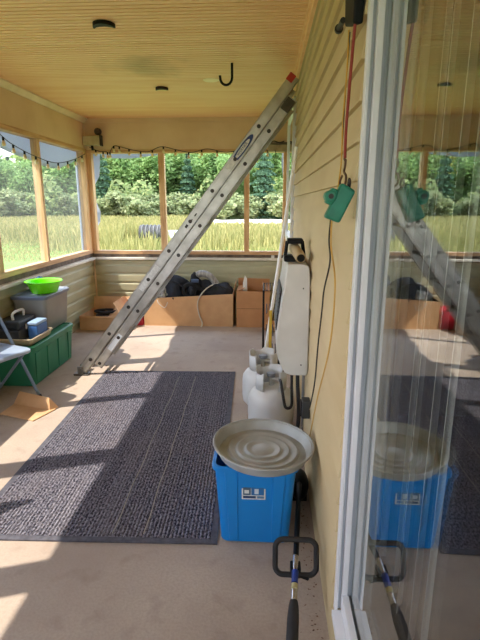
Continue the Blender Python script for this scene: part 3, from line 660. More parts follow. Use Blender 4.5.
m = MB(); m.box(-2.05, -2.04, 3.80, 3.84, .455, .50); m.build('latch', white_p, tx, bevel=.002)
lc = thing('small_case', 'small blue case with white top beside the tool box on the tan tray', 'case', (-1.99, 3.9, .36))
m = MB(); m.box(-2.035, -1.945, 3.80, 3.985, .36, .485); m.build('shell', mat('case_blue', (62,110,176), .45), lc, bevel=.01)
m = MB(); m.box(-2.037, -1.943, 3.798, 3.987, .488, .515); m.build('lid', mat('case_pale', (150,176,206), .45), lc, bevel=.008)

# ---- folding chair
steel_b = mat('chair_steel', (140,160,188), .4, .15, c2=(118,138,166), scale=6, amt=.5)
def chair(label):
    t = thing('folding_chair', label, 'chair', (0,0,0), 'steel folding chairs')
    fr = MB()
    top = [(-.16,-.215,.62), (-.20,-.215,.755), (-.21,-.19,.79), (-.216,-.13,.805), (-.216,.13,.805), (-.21,.19,.79), (-.20,.215,.755), (-.16,.215,.62)]
    p = [(.20,-.215,.012)]+smooth_path(top, 4)+[(.20,.215,.012)]
    fr.tube(p, .0125, 10); f = fr.build('front_frame', steel_b, t, smooth=SM)
    for s in (-1, 1):
        m = MB(); m.tube([(-.24, s*.19, .012), (.13, s*.19, .395)], .0115, 10); l = m.build('rear_leg', steel_b, t, smooth=SM)
        m = MB(); m.cyl((-.252, s*.19, 0), (-.232, s*.19, .028), .0145); m.build('foot_cap', black_r, l)
        m = MB(); m.cyl((.206, s*.215, 0), (.194, s*.215, .028), .0155); m.build('foot_cap', black_r, f)
    m = MB(); m.cyl((-.17,-.19,.08), (-.17,.19,.08), .009); m.build('cross_bar', steel_b, t, smooth=SM)
    m = MB(); loft(m, [[(x, y, z) for x, y in rrect(.02, 0, a, b, .06)] for a, b, z in [(.195,.185,.395), (.20,.19,.400), (.20,.19,.416), (.192,.182,.424)]]); m.build('seat', mat('seat_steel', (176,190,208), .4, .1, c2=(146,162,184), scale=5, amt=.5), t, smooth=SM)
    m = MB(); m.grid(lambda a, b: (-.172-.020*(1-(2*a-1)**2)-.04*b, -.195+.39*a, .63+.13*b), 12, 3); m.build('backrest', steel_b, t, smooth=SM, solid=.004)
    return t
ch = chair('blue-grey steel folding chair in front of the green tote'); ch.location = (-2.045, 3.275, 0); ch.rotation_euler.z = math.radians(-22)
c2 = dup(ch, 'steel folding chair just outside the frame whose shadow falls on the mat'); c2.location = (-1.86, 1.64, 0); c2.rotation_euler.z = math.radians(288)
# flat cardboard on the floor
cb = thing('flattened_carton', 'piece of brown cardboard carton lying on the sunlit floor by the chair', 'cardboard', (-1.75, 3.2, 0))
m = MB(); m.add([at(0,414,Z=.004), at(33,421,Z=.004), at(56,409,Z=.004), at(20,400,Z=.004)], [(0,1,2,3)]); m.build('flat_panel', card2, cb, solid=.006)
m = MB(); a, b = at(14,404,Z=.005), at(50,410,Z=.005); m.add([a, b, b+Vector((-.01,.03,.085)), a+Vector((.03,.05,.085))], [(0,1,2,3)]); m.add([b, b+Vector((.045,.05,0)), b+Vector((-.01,.03,.085))], [(0,1,2)]); m.build('raised_flap', card2, cb, solid=.006)

# ================================================================== CEILING AND HEADER THINGS
h0 = at(232,63,Z=ZC)
hk = tag(MB().tube([(h0.x, h0.y, ZC), (h0.x, h0.y, ZC-.05)]+[(h0.x-.045+.045*math.cos(a), h0.y, ZC-.10-.045*math.sin(a)*1.15) for a in [i*PI/10 for i in range(11)]]+[(h0.x-.092, h0.y, ZC-.085)], .0095, 8).build('ceiling_hook', black, smooth=SM), 'black J-shaped hook screwed into the beadboard ceiling', 'hook')
for k, (x, y, q) in enumerate([(-.975, 3.06, .78), (-.975, 4.64, .68)]):  # flat black crescents painted as the dark inside of open round holes
    m = MB(); 
    m.prism([(x+q*.085*math.cos(a), y+.02-q*.10*math.sin(a)) for a in [i*PI/14 for i in range(15)]]+[(x+q*.072*math.cos(a), y+.02-q*.035*math.sin(a)) for a in [PI-i*PI/14 for i in range(15)]], 'z', ZC-.022, ZC-.0005)
    tag(m.build('ceiling_bracket', black), ['dark crescent bracket on the ceiling nearer the camera', 'dark crescent bracket on the ceiling near the back header'][k], 'bracket', 'ceiling brackets')
cp = at(211,80,Z=ZC); m = MB(); m.lathe([(0,-.006), (.06,-.006), (.07,-.001), (0,0)], (cp.x, cp.y, ZC), 24); tag(m.build('ceiling_cover', mat('cover_tan', (250,228,184), .5), smooth=SM), 'small round tan cover plate on the ceiling beside the black hook', 'cover')
# junction box and lamp in the far left corner
jb = thing('junction_box', 'beige junction box on the back header in the left corner', 'box', (-2.19, 6.18, 2.24))
beige = mat('box_beige', (196,184,150), .5, c2=(172,158,122), scale=8)
m = MB(); m.box(-2.295, -2.085, 6.10, 6.199, 2.205, 2.315); m.build('case', beige, jb, bevel=.006)
m = MB(); m.box(-2.085, -2.07, 6.11, 6.19, 2.20, 2.325); m.build('side_bracket', steel_d, jb)
m = MB(); m.cyl((-2.2,6.15,2.205), (-2.185,6.13,2.155), .016); m.build('cable_gland', black, jb)
ln = thing('flood_lamp', 'round dark lamp head above the beige junction box', 'lamp', (-2.11, 6.17, 2.35))
m = MB(); m.lathe([(0,0), (.03,0), (.042,.02), (.042,.06), (.03,.075), (0,.075)], (0,0,0), 18, Matrix.Translation((-2.115,6.199,2.37)) @ Matrix.Rotation(PI/2, 4, 'X')); m.build('housing', mat('lamp_brown', (62,44,34), .5), ln, smooth=SM)
wb = thing('wood_block', 'grey weathered block with wires on the back header in the right corner', 'block', (.14, 6.15, 2.2))
m = MB(); m.box(.0, .23, 6.11, 6.198, 2.12, 2.20); m.build('board', mat('weathered_wood', (176,160,130), .7, c2=(140,122,94), scale=10), wb, bevel=.003)
m = MB(); m.box(.02, .24, 6.10, 6.19, 2.202, 2.225); m.build('dark_cap', dark_gap, wb)
m = MB(); m.tube(smooth_path([(.02,6.10,2.215), (.07,6.08,2.235), (.14,6.09,2.22), (.2,6.09,2.235)]), .006, 6); m.tube(smooth_path([(.09,6.09,2.13), (.10,6.085,2.07), (.075,6.085,2.02), (.09,6.085,1.99)]), .004, 6); m.build('wires', black, wb, smooth=SM)
# torn white plastic sheet outside the left openings
def sheet_mat():
    m = bpy.data.materials.new('white_plastic_sheet'); m.use_nodes = True; nt = m.node_tree; N = nt.nodes; L = nt.links; N.clear()
    o = N.new('ShaderNodeOutputMaterial'); mx = N.new('ShaderNodeMixShader'); d = N.new('ShaderNodeBsdfDiffuse'); t = N.new('ShaderNodeBsdfTranslucent')
    d.inputs['Color'].default_value = lin((216,220,228)); t.inputs['Color'].default_value = lin((178,186,200)); mx.inputs[0].default_value = .55
    L.new(d.outputs[0], mx.inputs[1]); L.new(t.outputs[0], mx.inputs[2]); L.new(mx.outputs[0], o.inputs[0]); return m
shm = sheet_mat()
def curtain(name, label, f, top, n, group='torn plastic sheets outside the openings', nv=5):
    m = MB(); m.grid(lambda a, b: f(a, b), n, nv); return tag(m.build(name, shm, smooth=SM, solid=.0015), label, 'sheet', group)
PTS = [(3.6,2.00), (4.1,2.0), (4.39,1.985), (4.60,1.965), (5.10,1.905), (5.45,1.885), (5.65,1.90), (5.95,1.98), (6.2,2.07), (6.3,2.12)]
def zb(y):
    for (a, b), (c, d) in zip(PTS, PTS[1:]):
        if a <= y <= c: return b+(d-b)*(y-a)/(c-a)
    return 2.0
curtain('hanging_sheet', 'white plastic sheet hanging with a scalloped edge across the left openings', lambda a, b: (XL-.115+.012*math.sin(a*30)*b, 3.6+2.7*a, 2.22+(zb(3.6+2.7*a)-2.22)*b), 2.2, 60)
P2 = [at(90,154,Y=6.33), at(99,156,Y=6.33), at(98.5,178,Y=6.33), at(91,190,Y=6.33)]
def strip(name, label, L_, R_):
    m = MB(); n = len(L_)
    m.add(list(L_)+list(R_), [(i, i+1, n+i+1, n+i) for i in range(n-1)]); return tag(m.build(name, shm, solid=.0015), label, 'sheet', 'torn plastic sheets outside the openings')
A = lambda *p: [at(x, y, Y=6.33) + Vector((0, .012*math.sin(y), 0)) for x, y in p]
strip('hanging_sheet', 'torn white plastic strip beside the corner post, upper piece', A((88,150),(88,165),(89,178),(91,189)), A((100,150),(100,163),(99.5,176),(92.5,189)))
strip('hanging_sheet', 'torn white plastic scrap beside the corner post, lower piece', A((93,202),(94,212),(95,222),(95,226)), A((96,202),(101,212),(100,222),(98,226)))
strip('hanging_sheet', 'thin white plastic strip along the top of the back opening', A((98,148),(130,148),(165,148)), A((102,158),(130,158.5),(160,155)))
strip('hanging_sheet', 'small torn white plastic piece in the right corner opening', A((282,152),(281.5,165),(283,176),(285,182)), A((289,152),(289,165),(289,176),(289,182)))
tag(MB().box(XL-.10, XL-.085, YB-.135, YB-.1, SILL+.1, 2.0).build('hanging_sheet', shm), 'white plastic edging folded over the left side of corner post', 'sheet', 'torn plastic sheets outside the openings')

# string lights
sl = thing('string_light', 'black cord of small round bulbs strung along the left and back headers', 'string lights', (XL+.03, YB-.03, HEAD))
cordm = mat('cord_dark', (58,48,36), .6); bulb_m = mat('bulb_glass', (226,206,160), .2, spec=.8)
yl = [(YB-.12,2.10), (5.7,2.00), (5.2,1.925), (4.7,1.955), (4.3,2.02), (4.0,2.10), (3.5,2.03), (3.02,2.1), (2.5,2.02), (2.08,2.1)]
PL = smooth_path([(XL+.03, y, z) for y, z in yl], 8)
xb = [(-2.24,2.19), (-2.12,2.14), (-2.03,2.135), (-1.99,2.12), (-1.93,2.20), (-1.84,2.19), (-1.68,2.15), (-1.5,2.13), (-1.33,2.19), (-1.15,2.155), (-.95,2.12), (-.75,2.16), (-.5,2.12), (-.25,2.17), (0,2.14)]
PBk = smooth_path([(x, YB-.03, z) for x, z in xb], 6)
m = MB(); m.tube(PL, .0045, 6); m.tube(PBk, .0045, 6); m.build('cord', cordm, sl, smooth=SM)
def bulb(p, tilt=0):
    m = MB(); m.lathe([(0,-.012), (.010,-.012), (.010,.018), (0,.018)], (p.x, p.y, p.z-.018), 8); s_ = m.build('socket', black, sl)
    m = MB(); m.lathe([(0,-.058), (.012,-.055), (.018,-.042), (.014,-.026), (.008,-.012), (0,-.012)], (p.x, p.y, p.z-.018), 10); m.build('bulb', bulb_m, s_, smooth=SM)
for i in range(3, len(PL), 4): bulb(Vector(PL[i]))
for i in range(4, len(PBk), 5): bulb(Vector(PBk[i]))

# ---- things hanging on the house wall by the door
XW = .218
def wp(x, y, X=XW): return at(x, y, X=X)
hb_ = thing('hanging_bracket', 'black hanging bracket high on the siding beside the door frame', 'bracket', wp(352, 30))
m = MB(); a, b = wp(349, -60), wp(347.5, 27); c, d = wp(356, 24), wp(362, -60)
m.prism([(a.y, a.z), (b.y, b.z), (c.y, c.z), (d.y, d.z)], 'x', .210, .236); m.build('plate', black, hb_, bevel=.006)
q = wp(345, 25); m = MB(); m.cyl((.205, q.y+.03, q.z), (.205, q.y-.05, q.z-.004), .008, n=10); m.cyl((.205, q.y+.036, q.z), (.205, q.y+.026, q.z), .013, n=10); m.build('bolt', steel_d, hb_, smooth=SM)
redc = mat('red_cord', (142,52,44), .7); ylc = mat('yellow_cord', (196,150,50), .6); dgc = mat('dark_green_cord', (52,50,32), .6)
tag(MB().tube(smooth_path([wp(358,-40), wp(356.5,10), wp(354,35), wp(350,80), wp(346,130), wp(345,158)]), .0042, 8).build('red_cord', redc, smooth=SM), 'red cord hanging from the black bracket to the hook', 'cord')
tag(MB().tube(smooth_path([wp(349,30,.224), wp(347,70,.224), wp(343,120,.224), wp(341,165,.224), wp(336,200,.224)]), .0024, 6).build('yellow_cord', ylc, smooth=SM), 'thin yellow cord running beside the red cord', 'cord')
tag(MB().tube(smooth_path([wp(350,32,.226), wp(348,60,.226), wp(345,100,.226), wp(342,150,.226)]), .0018, 6).build('dark_string', dgc, smooth=SM), 'thin dark string between the red and yellow cords', 'string')
# hook with the teal block
q = wp(345, 160); k2 = wp(342.5, 181)
tag(MB().tube(smooth_path([q+Vector((0,.012,.004)), q, q+Vector((0,-.012,-.002)), q+Vector((0,-.006,-.018)), wp(344,172), wp(346,176), wp(345,184), wp(341,188), wp(340,182), wp(342,176)], 5), .0032, 8).build('hanging_hook', mat('rusty_steel', (96,70,54), .6, .4), smooth=SM), 'rusty wire hook tied to the lower end of red cord', 'hook')
tl = thing('hanging_pulley_block', 'teal green plastic block hanging from the wire hook beside the door', 'block', wp(341, 203))
teal = mat('teal_plastic', (38,140,112), .4, c2=(28,120,96), scale=20)
cT = Vector((.197, 1.335, at(341,203,Y=1.335).z)); MT = Matrix.Translation(cT) @ Matrix.Rotation(math.radians(24), 4, 'Y') @ Matrix.Diagonal((1.08, 1.0, 1.12, 1))
m = MB(); m.hexa([(-.021,-.022,-.046), (.02,-.022,-.044), (.02,.02,-.044), (-.021,.02,-.046)], [(-.019,-.018,.044), (.022,-.018,.04), (.022,.02,.04), (-.019,.02,.044)], MT); bod = m.build('shell', teal, tl, bevel=.007, seg=3)
m = MB(); m.box(-.036,-.018,-.026,.014,-.014,.024, MT); m.cyl(MT @ Vector((-.03,-.03,.004)), MT @ Vector((-.03,.018,.004)), .016, n=12); m.build('side_ear', teal, tl, bevel=.004)
q = MT @ Vector((.0,0,.05)); m = MB(); m.tube([q+Vector((0,.016*math.cos(a*PI/6),.012*math.sin(a*PI/6))) for a in range(12)], .003, 6, closed=True); m.build('eyelet', steel_d, tl)
m = MB(); m.cyl(MT @ Vector((-.03,-.034,.004)), MT @ Vector((-.03,-.029,.004)), .007, n=10); m.build('axle_bolt', steel_d, tl)
# cords below, plug box
tag(MB().tube(smooth_path([wp(331,217,.228), wp(329,240,.23), wp(330,262,.23), wp(324,290,.23), wp(322,310,.23), wp(318,345,.23), wp(315,380,.23), wp(311,402,.228), wp(308,412,.225)], 6), .0032, 8).build('hanging_cable', mat('cord_black', (40,38,34), .6), smooth=SM), 'black cord hanging down the siding from the teal block', 'cord')
tag(MB().tube(smooth_path([wp(332,217,.226), wp(331,245,.226), wp(335,280,.226), wp(333,320,.226), wp(329,350,.226), wp(324,372,.226), wp(318,395,.228), wp(313,420,.228), wp(309,440,.228)], 6), .0028, 8).build('hanging_cable', mat('cord_amber', (206,164,84), .6), smooth=SM), 'amber cord hanging down the siding beside the black cord', 'cord')
ot = thing('outlet_box', 'dark grey outlet box on the siding below the heater', 'outlet', (.235, 2.3, .42))
m = MB(); a = at(306,408,X=.22)
m.box(.196, .239, a.y-.03, a.y+.035, a.z-.05, a.z+.05); m.build('case', mat('outlet_grey', (58,58,58), .5), ot, bevel=.006)
m = MB(); m.box(.190, .198, a.y-.02, a.y+.025, a.z-.04, a.z+.04); m.build('cover', black, ot, bevel=.002)
orange = mat('orange_cord', (206,104,44), .6)
tag(MB().tube([(.20+.022*math.cos(i*.55)+.01*math.sin(i*.2), 2.56-.05*(i/60)+.05*math.sin(i*.55), .02+.003*i) for i in range(60)], .005, 6).build('coiled_cord', orange, smooth=SM), 'orange cord bunched on the floor behind the metal pan', 'cord')
tag(MB().box(-.02, .02, -.02, .02, 0, .035).build('white_cup', white_p, bevel=.005), 'small white cup on the back window ledge', 'cup')
bpy.data.objects['white_cup'].location = (.085, 6.18, SILL)

def litter(n):
    y = RNG.uniform(1.1, 2.6, n)**1.0; x = .232-np.abs(RNG.normal(0, .035, n)); a = RNG.uniform(0, PI, n); r = RNG.uniform(.002, .007, n)
    V = np.zeros((n, 4, 3))
    for k in range(4): V[:,k] = np.stack([x-.012+r*np.cos(a+k*PI/2)*(1 if k % 2 else .5), y+r*np.sin(a+k*PI/2)*(1 if k % 2 else .5), np.full(n, .002)+RNG.uniform(0, .006, n)], 1)
    me = bpy.data.meshes.new('leaf_litter'); me.from_pydata(V.reshape(-1, 3).tolist(), [], [tuple(range(4*i, 4*i+4)) for i in range(n)]); me.materials.append(mat('dry_leaf', (128,92,68), .9, c2=(92,66,50), scale=40))
    o = bpy.data.objects.new('leaf_litter', me); COL.objects.link(o); return o
tag(litter(170), 'dry brown leaf crumbs on the floor along the house wall', 'litter', kind='stuff')

# ================================================================== OUTDOORS
GZ = -.4
def ground_mat():
    m = mat('meadow_ground', (150,150,70), .95); nt = m.node_tree; N = nt.nodes; L = nt.links; b = N['Principled BSDF']
    tc = N.new('ShaderNodeTexCoord'); n = N.new('ShaderNodeTexNoise'); n.inputs['Scale'].default_value = .35; n.inputs['Detail'].default_value = 6; L.new(tc.outputs['Object'], n.inputs['Vector'])
    n2 = N.new('ShaderNodeTexNoise'); n2.inputs['Scale'].default_value = 6; n2.inputs['Detail'].default_value = 6; L.new(tc.outputs['Object'], n2.inputs['Vector'])
    x = N.new('ShaderNodeMix'); x.data_type = 'RGBA'; x.inputs['A'].default_value = lin((96,128,56)); x.inputs['B'].default_value = lin((126,140,76)); L.new(n.outputs['Fac'], x.inputs['Factor'])
    y = N.new('ShaderNodeMix'); y.data_type = 'RGBA'; y.inputs['B'].default_value = lin((84,106,46)); L.new(x.outputs['Result'], y.inputs['A'])
    r = N.new('ShaderNodeMapRange'); r.inputs['From Min'].default_value = .5; r.inputs['From Max'].default_value = .7; r.inputs['To Max'].default_value = .6; L.new(n2.outputs['Fac'], r.inputs['Value']); L.new(r.outputs['Result'], y.inputs['Factor'])
    L.new(y.outputs['Result'], b.inputs['Base Color']); b.inputs['Specular IOR Level'].default_value = .1; return m
m = MB(); m.grid(lambda a, b: (-130+260*a, -60+220*b, GZ+.02*math.sin(a*40)*math.sin(b*37)), 40, 40); struct(m.build('ground', ground_mat()))
def leaf_mat(name, a, b, tr=.35):
    m = bpy.data.materials.new(name); m.use_nodes = True; nt = m.node_tree; N = nt.nodes; L = nt.links; N.clear()
    o = N.new('ShaderNodeOutputMaterial'); mx = N.new('ShaderNodeMixShader'); d = N.new('ShaderNodeBsdfDiffuse'); t = N.new('ShaderNodeBsdfTranslucent')
    g = N.new('ShaderNodeNewGeometry'); x = N.new('ShaderNodeMix'); x.data_type = 'RGBA'; x.inputs['A'].default_value = lin(a); x.inputs['B'].default_value = lin(b)
    L.new(g.outputs['Random Per Island'], x.inputs['Factor']); L.new(x.outputs['Result'], d.inputs['Color']); L.new(x.outputs['Result'], t.inputs['Color'])
    mx.inputs[0].default_value = tr; L.new(d.outputs[0], mx.inputs[1]); L.new(t.outputs[0], mx.inputs[2]); L.new(mx.outputs[0], o.inputs[0]); return m
def quads(name, V, material, parent=None):
    """V: (n, k, 3) array of k-gons"""
    n, k, _ = V.shape; me = bpy.data.meshes.new(name); me.vertices.add(n*k); me.vertices.foreach_set('co', V.reshape(-1).astype(np.float32))
    me.loops.add(n*k); me.loops.foreach_set('vertex_index', np.arange(n*k, dtype=np.int32)); me.polygons.add(n)
    me.polygons.foreach_set('loop_start', np.arange(0, n*k, k, dtype=np.int32)); me.materials.append(material); me.update(calc_edges=True); me.validate()
    o = bpy.data.objects.new(name, me); COL.objects.link(o)
    if parent: o.parent = parent
    return o
# tall meadow grass
bx, by = -6.0, 24.2
def grass(n):
    global bx, by
    v = at(150, 200, Y=1.0) - Vector((0,0,EYE)); v.z = 0; v.normalize(); bx, by = v.x*25, v.y*25
    ang = np.radians(RNG.uniform(-56, 16, n)); d = np.sqrt(RNG.uniform(17.5**2, 56**2, n))
    keep = RNG.random(n) < np.clip(30/d, .35, 1); ang, d = ang[keep], d[keep]; n = len(d)
    x, y = d*np.sin(ang), d*np.cos(ang)
    edge = 19+2.0*np.sin(ang*9)+5*(ang < -.45)
    h = RNG.uniform(.45, .95, n)*np.clip((d-edge)/3+.25, .12, 1)
    near_road = (x > -6) & (y > 28); h[near_road] *= .42
    clear = (np.abs(x-bx*y/by) < 1.5) & (y > by-5) & (y < by+.8); h[clear] *= .3
    w = RNG.uniform(.015, .035, n)*np.clip(d/25, .8, 2)
    a = RNG.uniform(0, PI, n); lx, ly = RNG.normal(0, .18, n)*h, RNG.normal(0, .18, n)*h
    V = np.zeros((n, 4, 3)); cx, sy = np.cos(a)*w, np.sin(a)*w
    V[:,0] = np.stack([x-cx, y-sy, np.full(n, GZ)], 1); V[:,1] = np.stack([x+cx, y+sy, np.full(n, GZ)], 1)
    V[:,2] = np.stack([x+cx*.8+lx, y+sy*.8+ly, GZ+h*.9], 1); V[:,3] = np.stack([x-cx*.3+lx, y-sy*.3+ly, GZ+h], 1); return V
g = quads('tall_grass', grass(120000), leaf_mat('dry_grass', (184,170,112), (140,140,84), .3)); tag(g, 'tall yellow-green meadow grass outside the porch', 'grass', kind='stuff')
# trees: three crowns, shared by copies
def unit(n):
    v = RNG.normal(size=(n, 3)); return v/np.linalg.norm(v, axis=1)[:, None]
def leaf_quads(P, size, up=.3):
    n = len(P); a = unit(n); b = unit(n); a[:,2] *= up; a /= np.linalg.norm(a, axis=1)[:,None]
    b = np.cross(a, b); b /= np.linalg.norm(b, axis=1)[:,None]; s = RNG.uniform(.6, 1.3, n)[:,None]*size
    return np.stack([P-a*s*.5-b*s*.3, P+a*s*.5-b*s*.3, P+a*s*.5+b*s*.3, P-a*s*.5+b*s*.3], 1)
def broad(n, h, w, k=26):
    c = unit(k)*RNG.uniform(.3, .85, k)[:,None]; r = RNG.uniform(.18, .34, k)
    i = RNG.integers(0, k, n); P = c[i]+unit(n)*(r[i]*RNG.uniform(.3, 1.15, n))[:,None]
    P[:,:2] *= w/2; P[:,2] = h*.55+P[:,2]*h*.45; P += RNG.normal(0, .14, P.shape); P[:,2] = np.maximum(P[:,2], .1); return leaf_quads(P, .27)
def pine(n, h, w):
    t = RNG.random(n)**.8; lay = np.floor(t*11)/11+RNG.uniform(0, .05, n); R = (1-lay)*w/2*(.75+.25*np.sin(lay*60)); a = RNG.uniform(0, 2*PI, n); q = np.sqrt(RNG.random(n))
    br = .75+.25*np.cos(a*7+lay*40); r = R*(.35+.65*q)*br
    P = np.stack([r*np.cos(a), r*np.sin(a), .4+lay*(h-.4)-.22*r], 1); return leaf_quads(P, .32, .5)
bark = mat('bark', (84,70,56), .9, c2=(60,50,40), scale=12)
kinds = {}
leafm = {'broad': leaf_mat('leaf_mid', (160,182,118), (124,156,92), .5), 'pale': leaf_mat('leaf_yellow', (200,196,112), (164,174,92), .5), 'pine': leaf_mat('needle', (118,146,114), (92,122,94), .4), 'shrub': leaf_mat('leaf_olive', (176,178,132), (134,148,100), .4)}
def make_tree(kind):
    nm = {'broad': 'broadleaf_tree', 'pale': 'broadleaf_tree', 'pine': 'pine_tree', 'shrub': 'shrub'}[kind]
    t = bpy.data.objects.new(nm, None); COL.objects.link(t); BASE[t.name] = Vector()
    V = {'broad': lambda: broad(9000, 9, 6.5), 'pale': lambda: broad(9000, 9.5, 6, 30), 'pine': lambda: pine(6500, 9, 5), 'shrub': lambda: broad(3600, 3.0, 4.2, 20)}[kind]()
    quads('foliage', V, leafm[kind], t)
    m = MB(); H = {'broad': 6, 'pale': 6.5, 'pine': 8.4, 'shrub': 1.6}[kind]; r = .16 if kind != 'shrub' else .05
    m.tube([(0,0,0), (.05,.03,H*.4), (0,0,H)], [r, r*.7, r*.2], 8)
    if kind != 'pine':
        for q in range(5): a = q*1.26; m.tube([(0,0,H*(.35+.1*q)), (H*.22*math.cos(a), H*.22*math.sin(a), H*(.55+.1*q))], [r*.5, r*.15], 6)
    m.build('trunk', bark, t, smooth=SM); return t
LBL = {'broad': ('green broadleaf tree standing in the treeline beyond the meadow', 'green trees of the treeline'), 'pale': ('yellow-green broadleaf tree standing in the treeline beyond the meadow', 'yellow-green trees of the treeline'),
       'pine': ('dark blue-green conifer standing among the treeline', 'conifers of the treeline'), 'shrub': ('pale olive shrub at the foot of the treeline', 'shrubs along the treeline')}
def polar(px, d):
    v = at(px, 200, Y=1.0) - Vector((0,0,EYE)); v.z = 0; v.normalize(); return v*d
rt = random.Random(5)
TREES = [(-60,56,'broad',1.0), (-40,62,'pale',.9), (-12,54,'broad',.80), (12,60,'pine',.78), (22,52,'broad',.74), (40,58,'broad',.74), (58,57,'pine',.74), (66,62,'pale',.82), (80,56,'broad',.85), (92,60,'pale',1.05), (104,53,'pine',.82),
         (116,60,'pale',1.1), (126,57,'broad',1.0), (140,62,'pale',1.15), (152,56,'broad',.95), (164,60,'pale',1.1), (176,57,'broad',1.0), (188,54,'pine',.85), (196,62,'pale',1.15), (208,57,'broad',.95), (218,61,'pale',1.1), (230,55,'broad',.9), (240,60,'pale',1.15), (252,58,'broad',1.0), (264,50,'pine',.92), (274,60,'pale',1.2), (288,57,'broad',1.1), (304,60,'pale',1.1), (322,57,'pine',1.0), (340,60,'broad',1.1)]
SHRUBS = [(-30,50), (2,48), (28,50), (70,51), (118,49), (134,47), (148,49), (172,50), (205,50), (226,48), (246,49), (282,48), (300,50)]
for px, d, k, s in TREES + [(p, d, 'shrub', .95) for p, d in SHRUBS]:
    if k not in kinds: kinds[k] = make_tree(k); o = kinds[k]
    else: o = dup(kinds[k])
    tag(o, LBL[k][0], 'shrub' if k == 'shrub' else 'tree', LBL[k][1]); p = polar(px, d); o.location = (p.x, p.y, GZ); s *= rt.uniform(.95, 1.08)
    o.scale = (s*rt.uniform(.9, 1.15), s*rt.uniform(.9, 1.15), s); o.rotation_euler.z = rt.uniform(0, 6.28)
def wood(n):
    a = np.radians(RNG.uniform(-62, 22, n)); d = RNG.uniform(66, 74, n); z = RNG.random(n)
    hmax = np.where(a < -.42, 6.2, 11)+1.2*np.sin(a*23)+.8*np.sin(a*51)
    return leaf_quads(np.stack([d*np.sin(a), d*np.cos(a), GZ+z*hmax], 1), .8)
tag(quads('outside_woodland', wood(22000), leaf_mat('leaf_far', (170,184,116), (130,156,92), .5)), 'dense green woodland behind the front row of trees', 'forest', kind='stuff')
def under(n):
    a = np.radians(RNG.uniform(-62, 22, n)); d = RNG.uniform(49.5, 58, n)+1.5*np.sin(a*31); z = RNG.random(n)**1.6
    return leaf_quads(np.stack([d*np.sin(a), d*np.cos(a), GZ+z*(3.2+1.2*np.sin(a*40)+.6*np.sin(a*97))], 1), .4)
tag(quads('undergrowth', under(26000), leaf_mat('leaf_under', (172,178,120), (130,150,96), .45)), 'bushy undergrowth along the foot of the treeline', 'undergrowth', kind='stuff')
# round bale
p = polar(150, 25); hb2 = thing('hay_bale', 'dark weathered round hay bale lying in the tall grass', 'bale', (p.x, p.y, GZ))
balem = mat('old_hay', (96,92,86), .95, c2=(40,38,36), scale=3, stretch=(5,1,1), bump=.5, bscale=9)
R_ = .42; m = MB(); prof = [(0,-.58), (R_*.9,-.58), (R_*.98,-.55)]+[(R_*(1+.03*math.sin(i*1.9)), -.55+1.1*i/16) for i in range(17)]+[(R_*.98,.55), (R_*.9,.58), (0,.58)]
m.lathe(prof, (0,0,0), 28, Matrix.Translation((p.x, p.y, GZ+R_)) @ Matrix.Rotation(PI/2, 4, 'Y') @ Matrix.Diagonal((1,1,1,1))); m.build('straw_roll', balem, hb2, smooth=SM)
for q in (-.4,-.2,0,.2,.4):
    m = MB(); m.tube([(p.x+q, p.y+(R_+.015)*math.cos(a*PI/16), GZ+R_+(R_+.015)*math.sin(a*PI/16)) for a in range(32)], .02, 5, closed=True); m.build('twine', mat('twine', (120,118,110), .9), hb2)
p = polar(172, 25); ub = thing('utility_box', 'small white utility box in the grass beside the hay bale', 'box', (p.x, p.y, GZ))
m = MB(); m.box(p.x-.2, p.x+.2, p.y-.15, p.y+.15, GZ, GZ+.5); m.build('cabinet', white_p, ub, bevel=.02); m = MB(); m.box(p.x-.23, p.x+.23, p.y-.18, p.y+.18, GZ+.5, GZ+.56); m.build('lid', white_p, ub, bevel=.02)
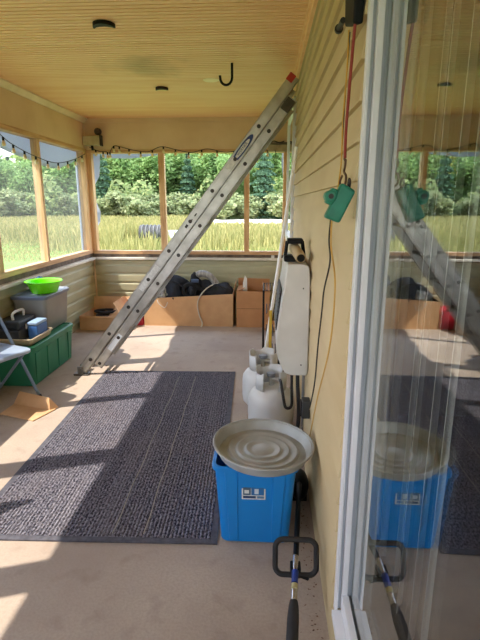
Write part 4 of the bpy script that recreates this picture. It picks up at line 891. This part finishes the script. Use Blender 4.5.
# pale gravel drive on a low bank
gv = mat('gravel', (226,216,196), .9, c2=(196,186,166), scale=2)
m = MB(); m.hexa([(-7.5,42,GZ), (14,38,GZ), (16,47,GZ), (-6.5,49,GZ)], [(-6.8,43,GZ+.30), (14,39,GZ+.30), (16,46,GZ+.42), (-6,48,GZ+.42)]); struct(m.build('road', gv))

# ================================================================== LIGHT
W = bpy.data.worlds.new('sky'); SC.world = W; W.use_nodes = True; nt = W.node_tree; N = nt.nodes; L = nt.links; bg = N['Background']
tc = N.new('ShaderNodeTexCoord'); sp = N.new('ShaderNodeSeparateXYZ'); L.new(tc.outputs['Generated'], sp.inputs[0])
cr = N.new('ShaderNodeValToRGB'); cr.color_ramp.elements[0].position = 0; cr.color_ramp.elements[0].color = (.92,.95,1,1); cr.color_ramp.elements[1].position = .8; cr.color_ramp.elements[1].color = (.45,.62,.95,1)
L.new(sp.outputs['Z'], cr.inputs[0]); L.new(cr.outputs['Color'], bg.inputs['Color']); bg.inputs['Strength'].default_value = 1.9
s = bpy.data.lights.new('sun', 'SUN'); s.energy = 3.5; s.angle = math.radians(.6); s.color = (1,.93,.82); so = bpy.data.objects.new('sun', s); COL.objects.link(so)
so.rotation_euler = Vector((.69, .23, -1)).to_track_quat('-Z', 'Y').to_euler()

# ================================================================== CAMERA
cd = bpy.data.cameras.new('camera'); cd.sensor_fit = 'VERTICAL'; cd.sensor_height = 36; cd.lens = 36*F/640; cd.clip_start = .02; cd.clip_end = 500
co_ = bpy.data.objects.new('camera', cd); COL.objects.link(co_); co_.location = (0, 0, EYE)
co_.rotation_euler = (PI/2-PITCH, 0, YAW); SC.camera = co_
vs = SC.view_settings; vs.view_transform = 'Standard'; vs.look = 'None'; vs.gamma = 1; vs.use_curve_mapping = False; vs.exposure = 1.45
SC.cycles.max_bounces = 10; SC.cycles.diffuse_bounces = 6; SC.cycles.glossy_bounces = 4; SC.cycles.transparent_max_bounces = 16
SC.cycles.use_denoising = True; SC.cycles.sample_clamp_indirect = 6
bpy.context.view_layer.update()
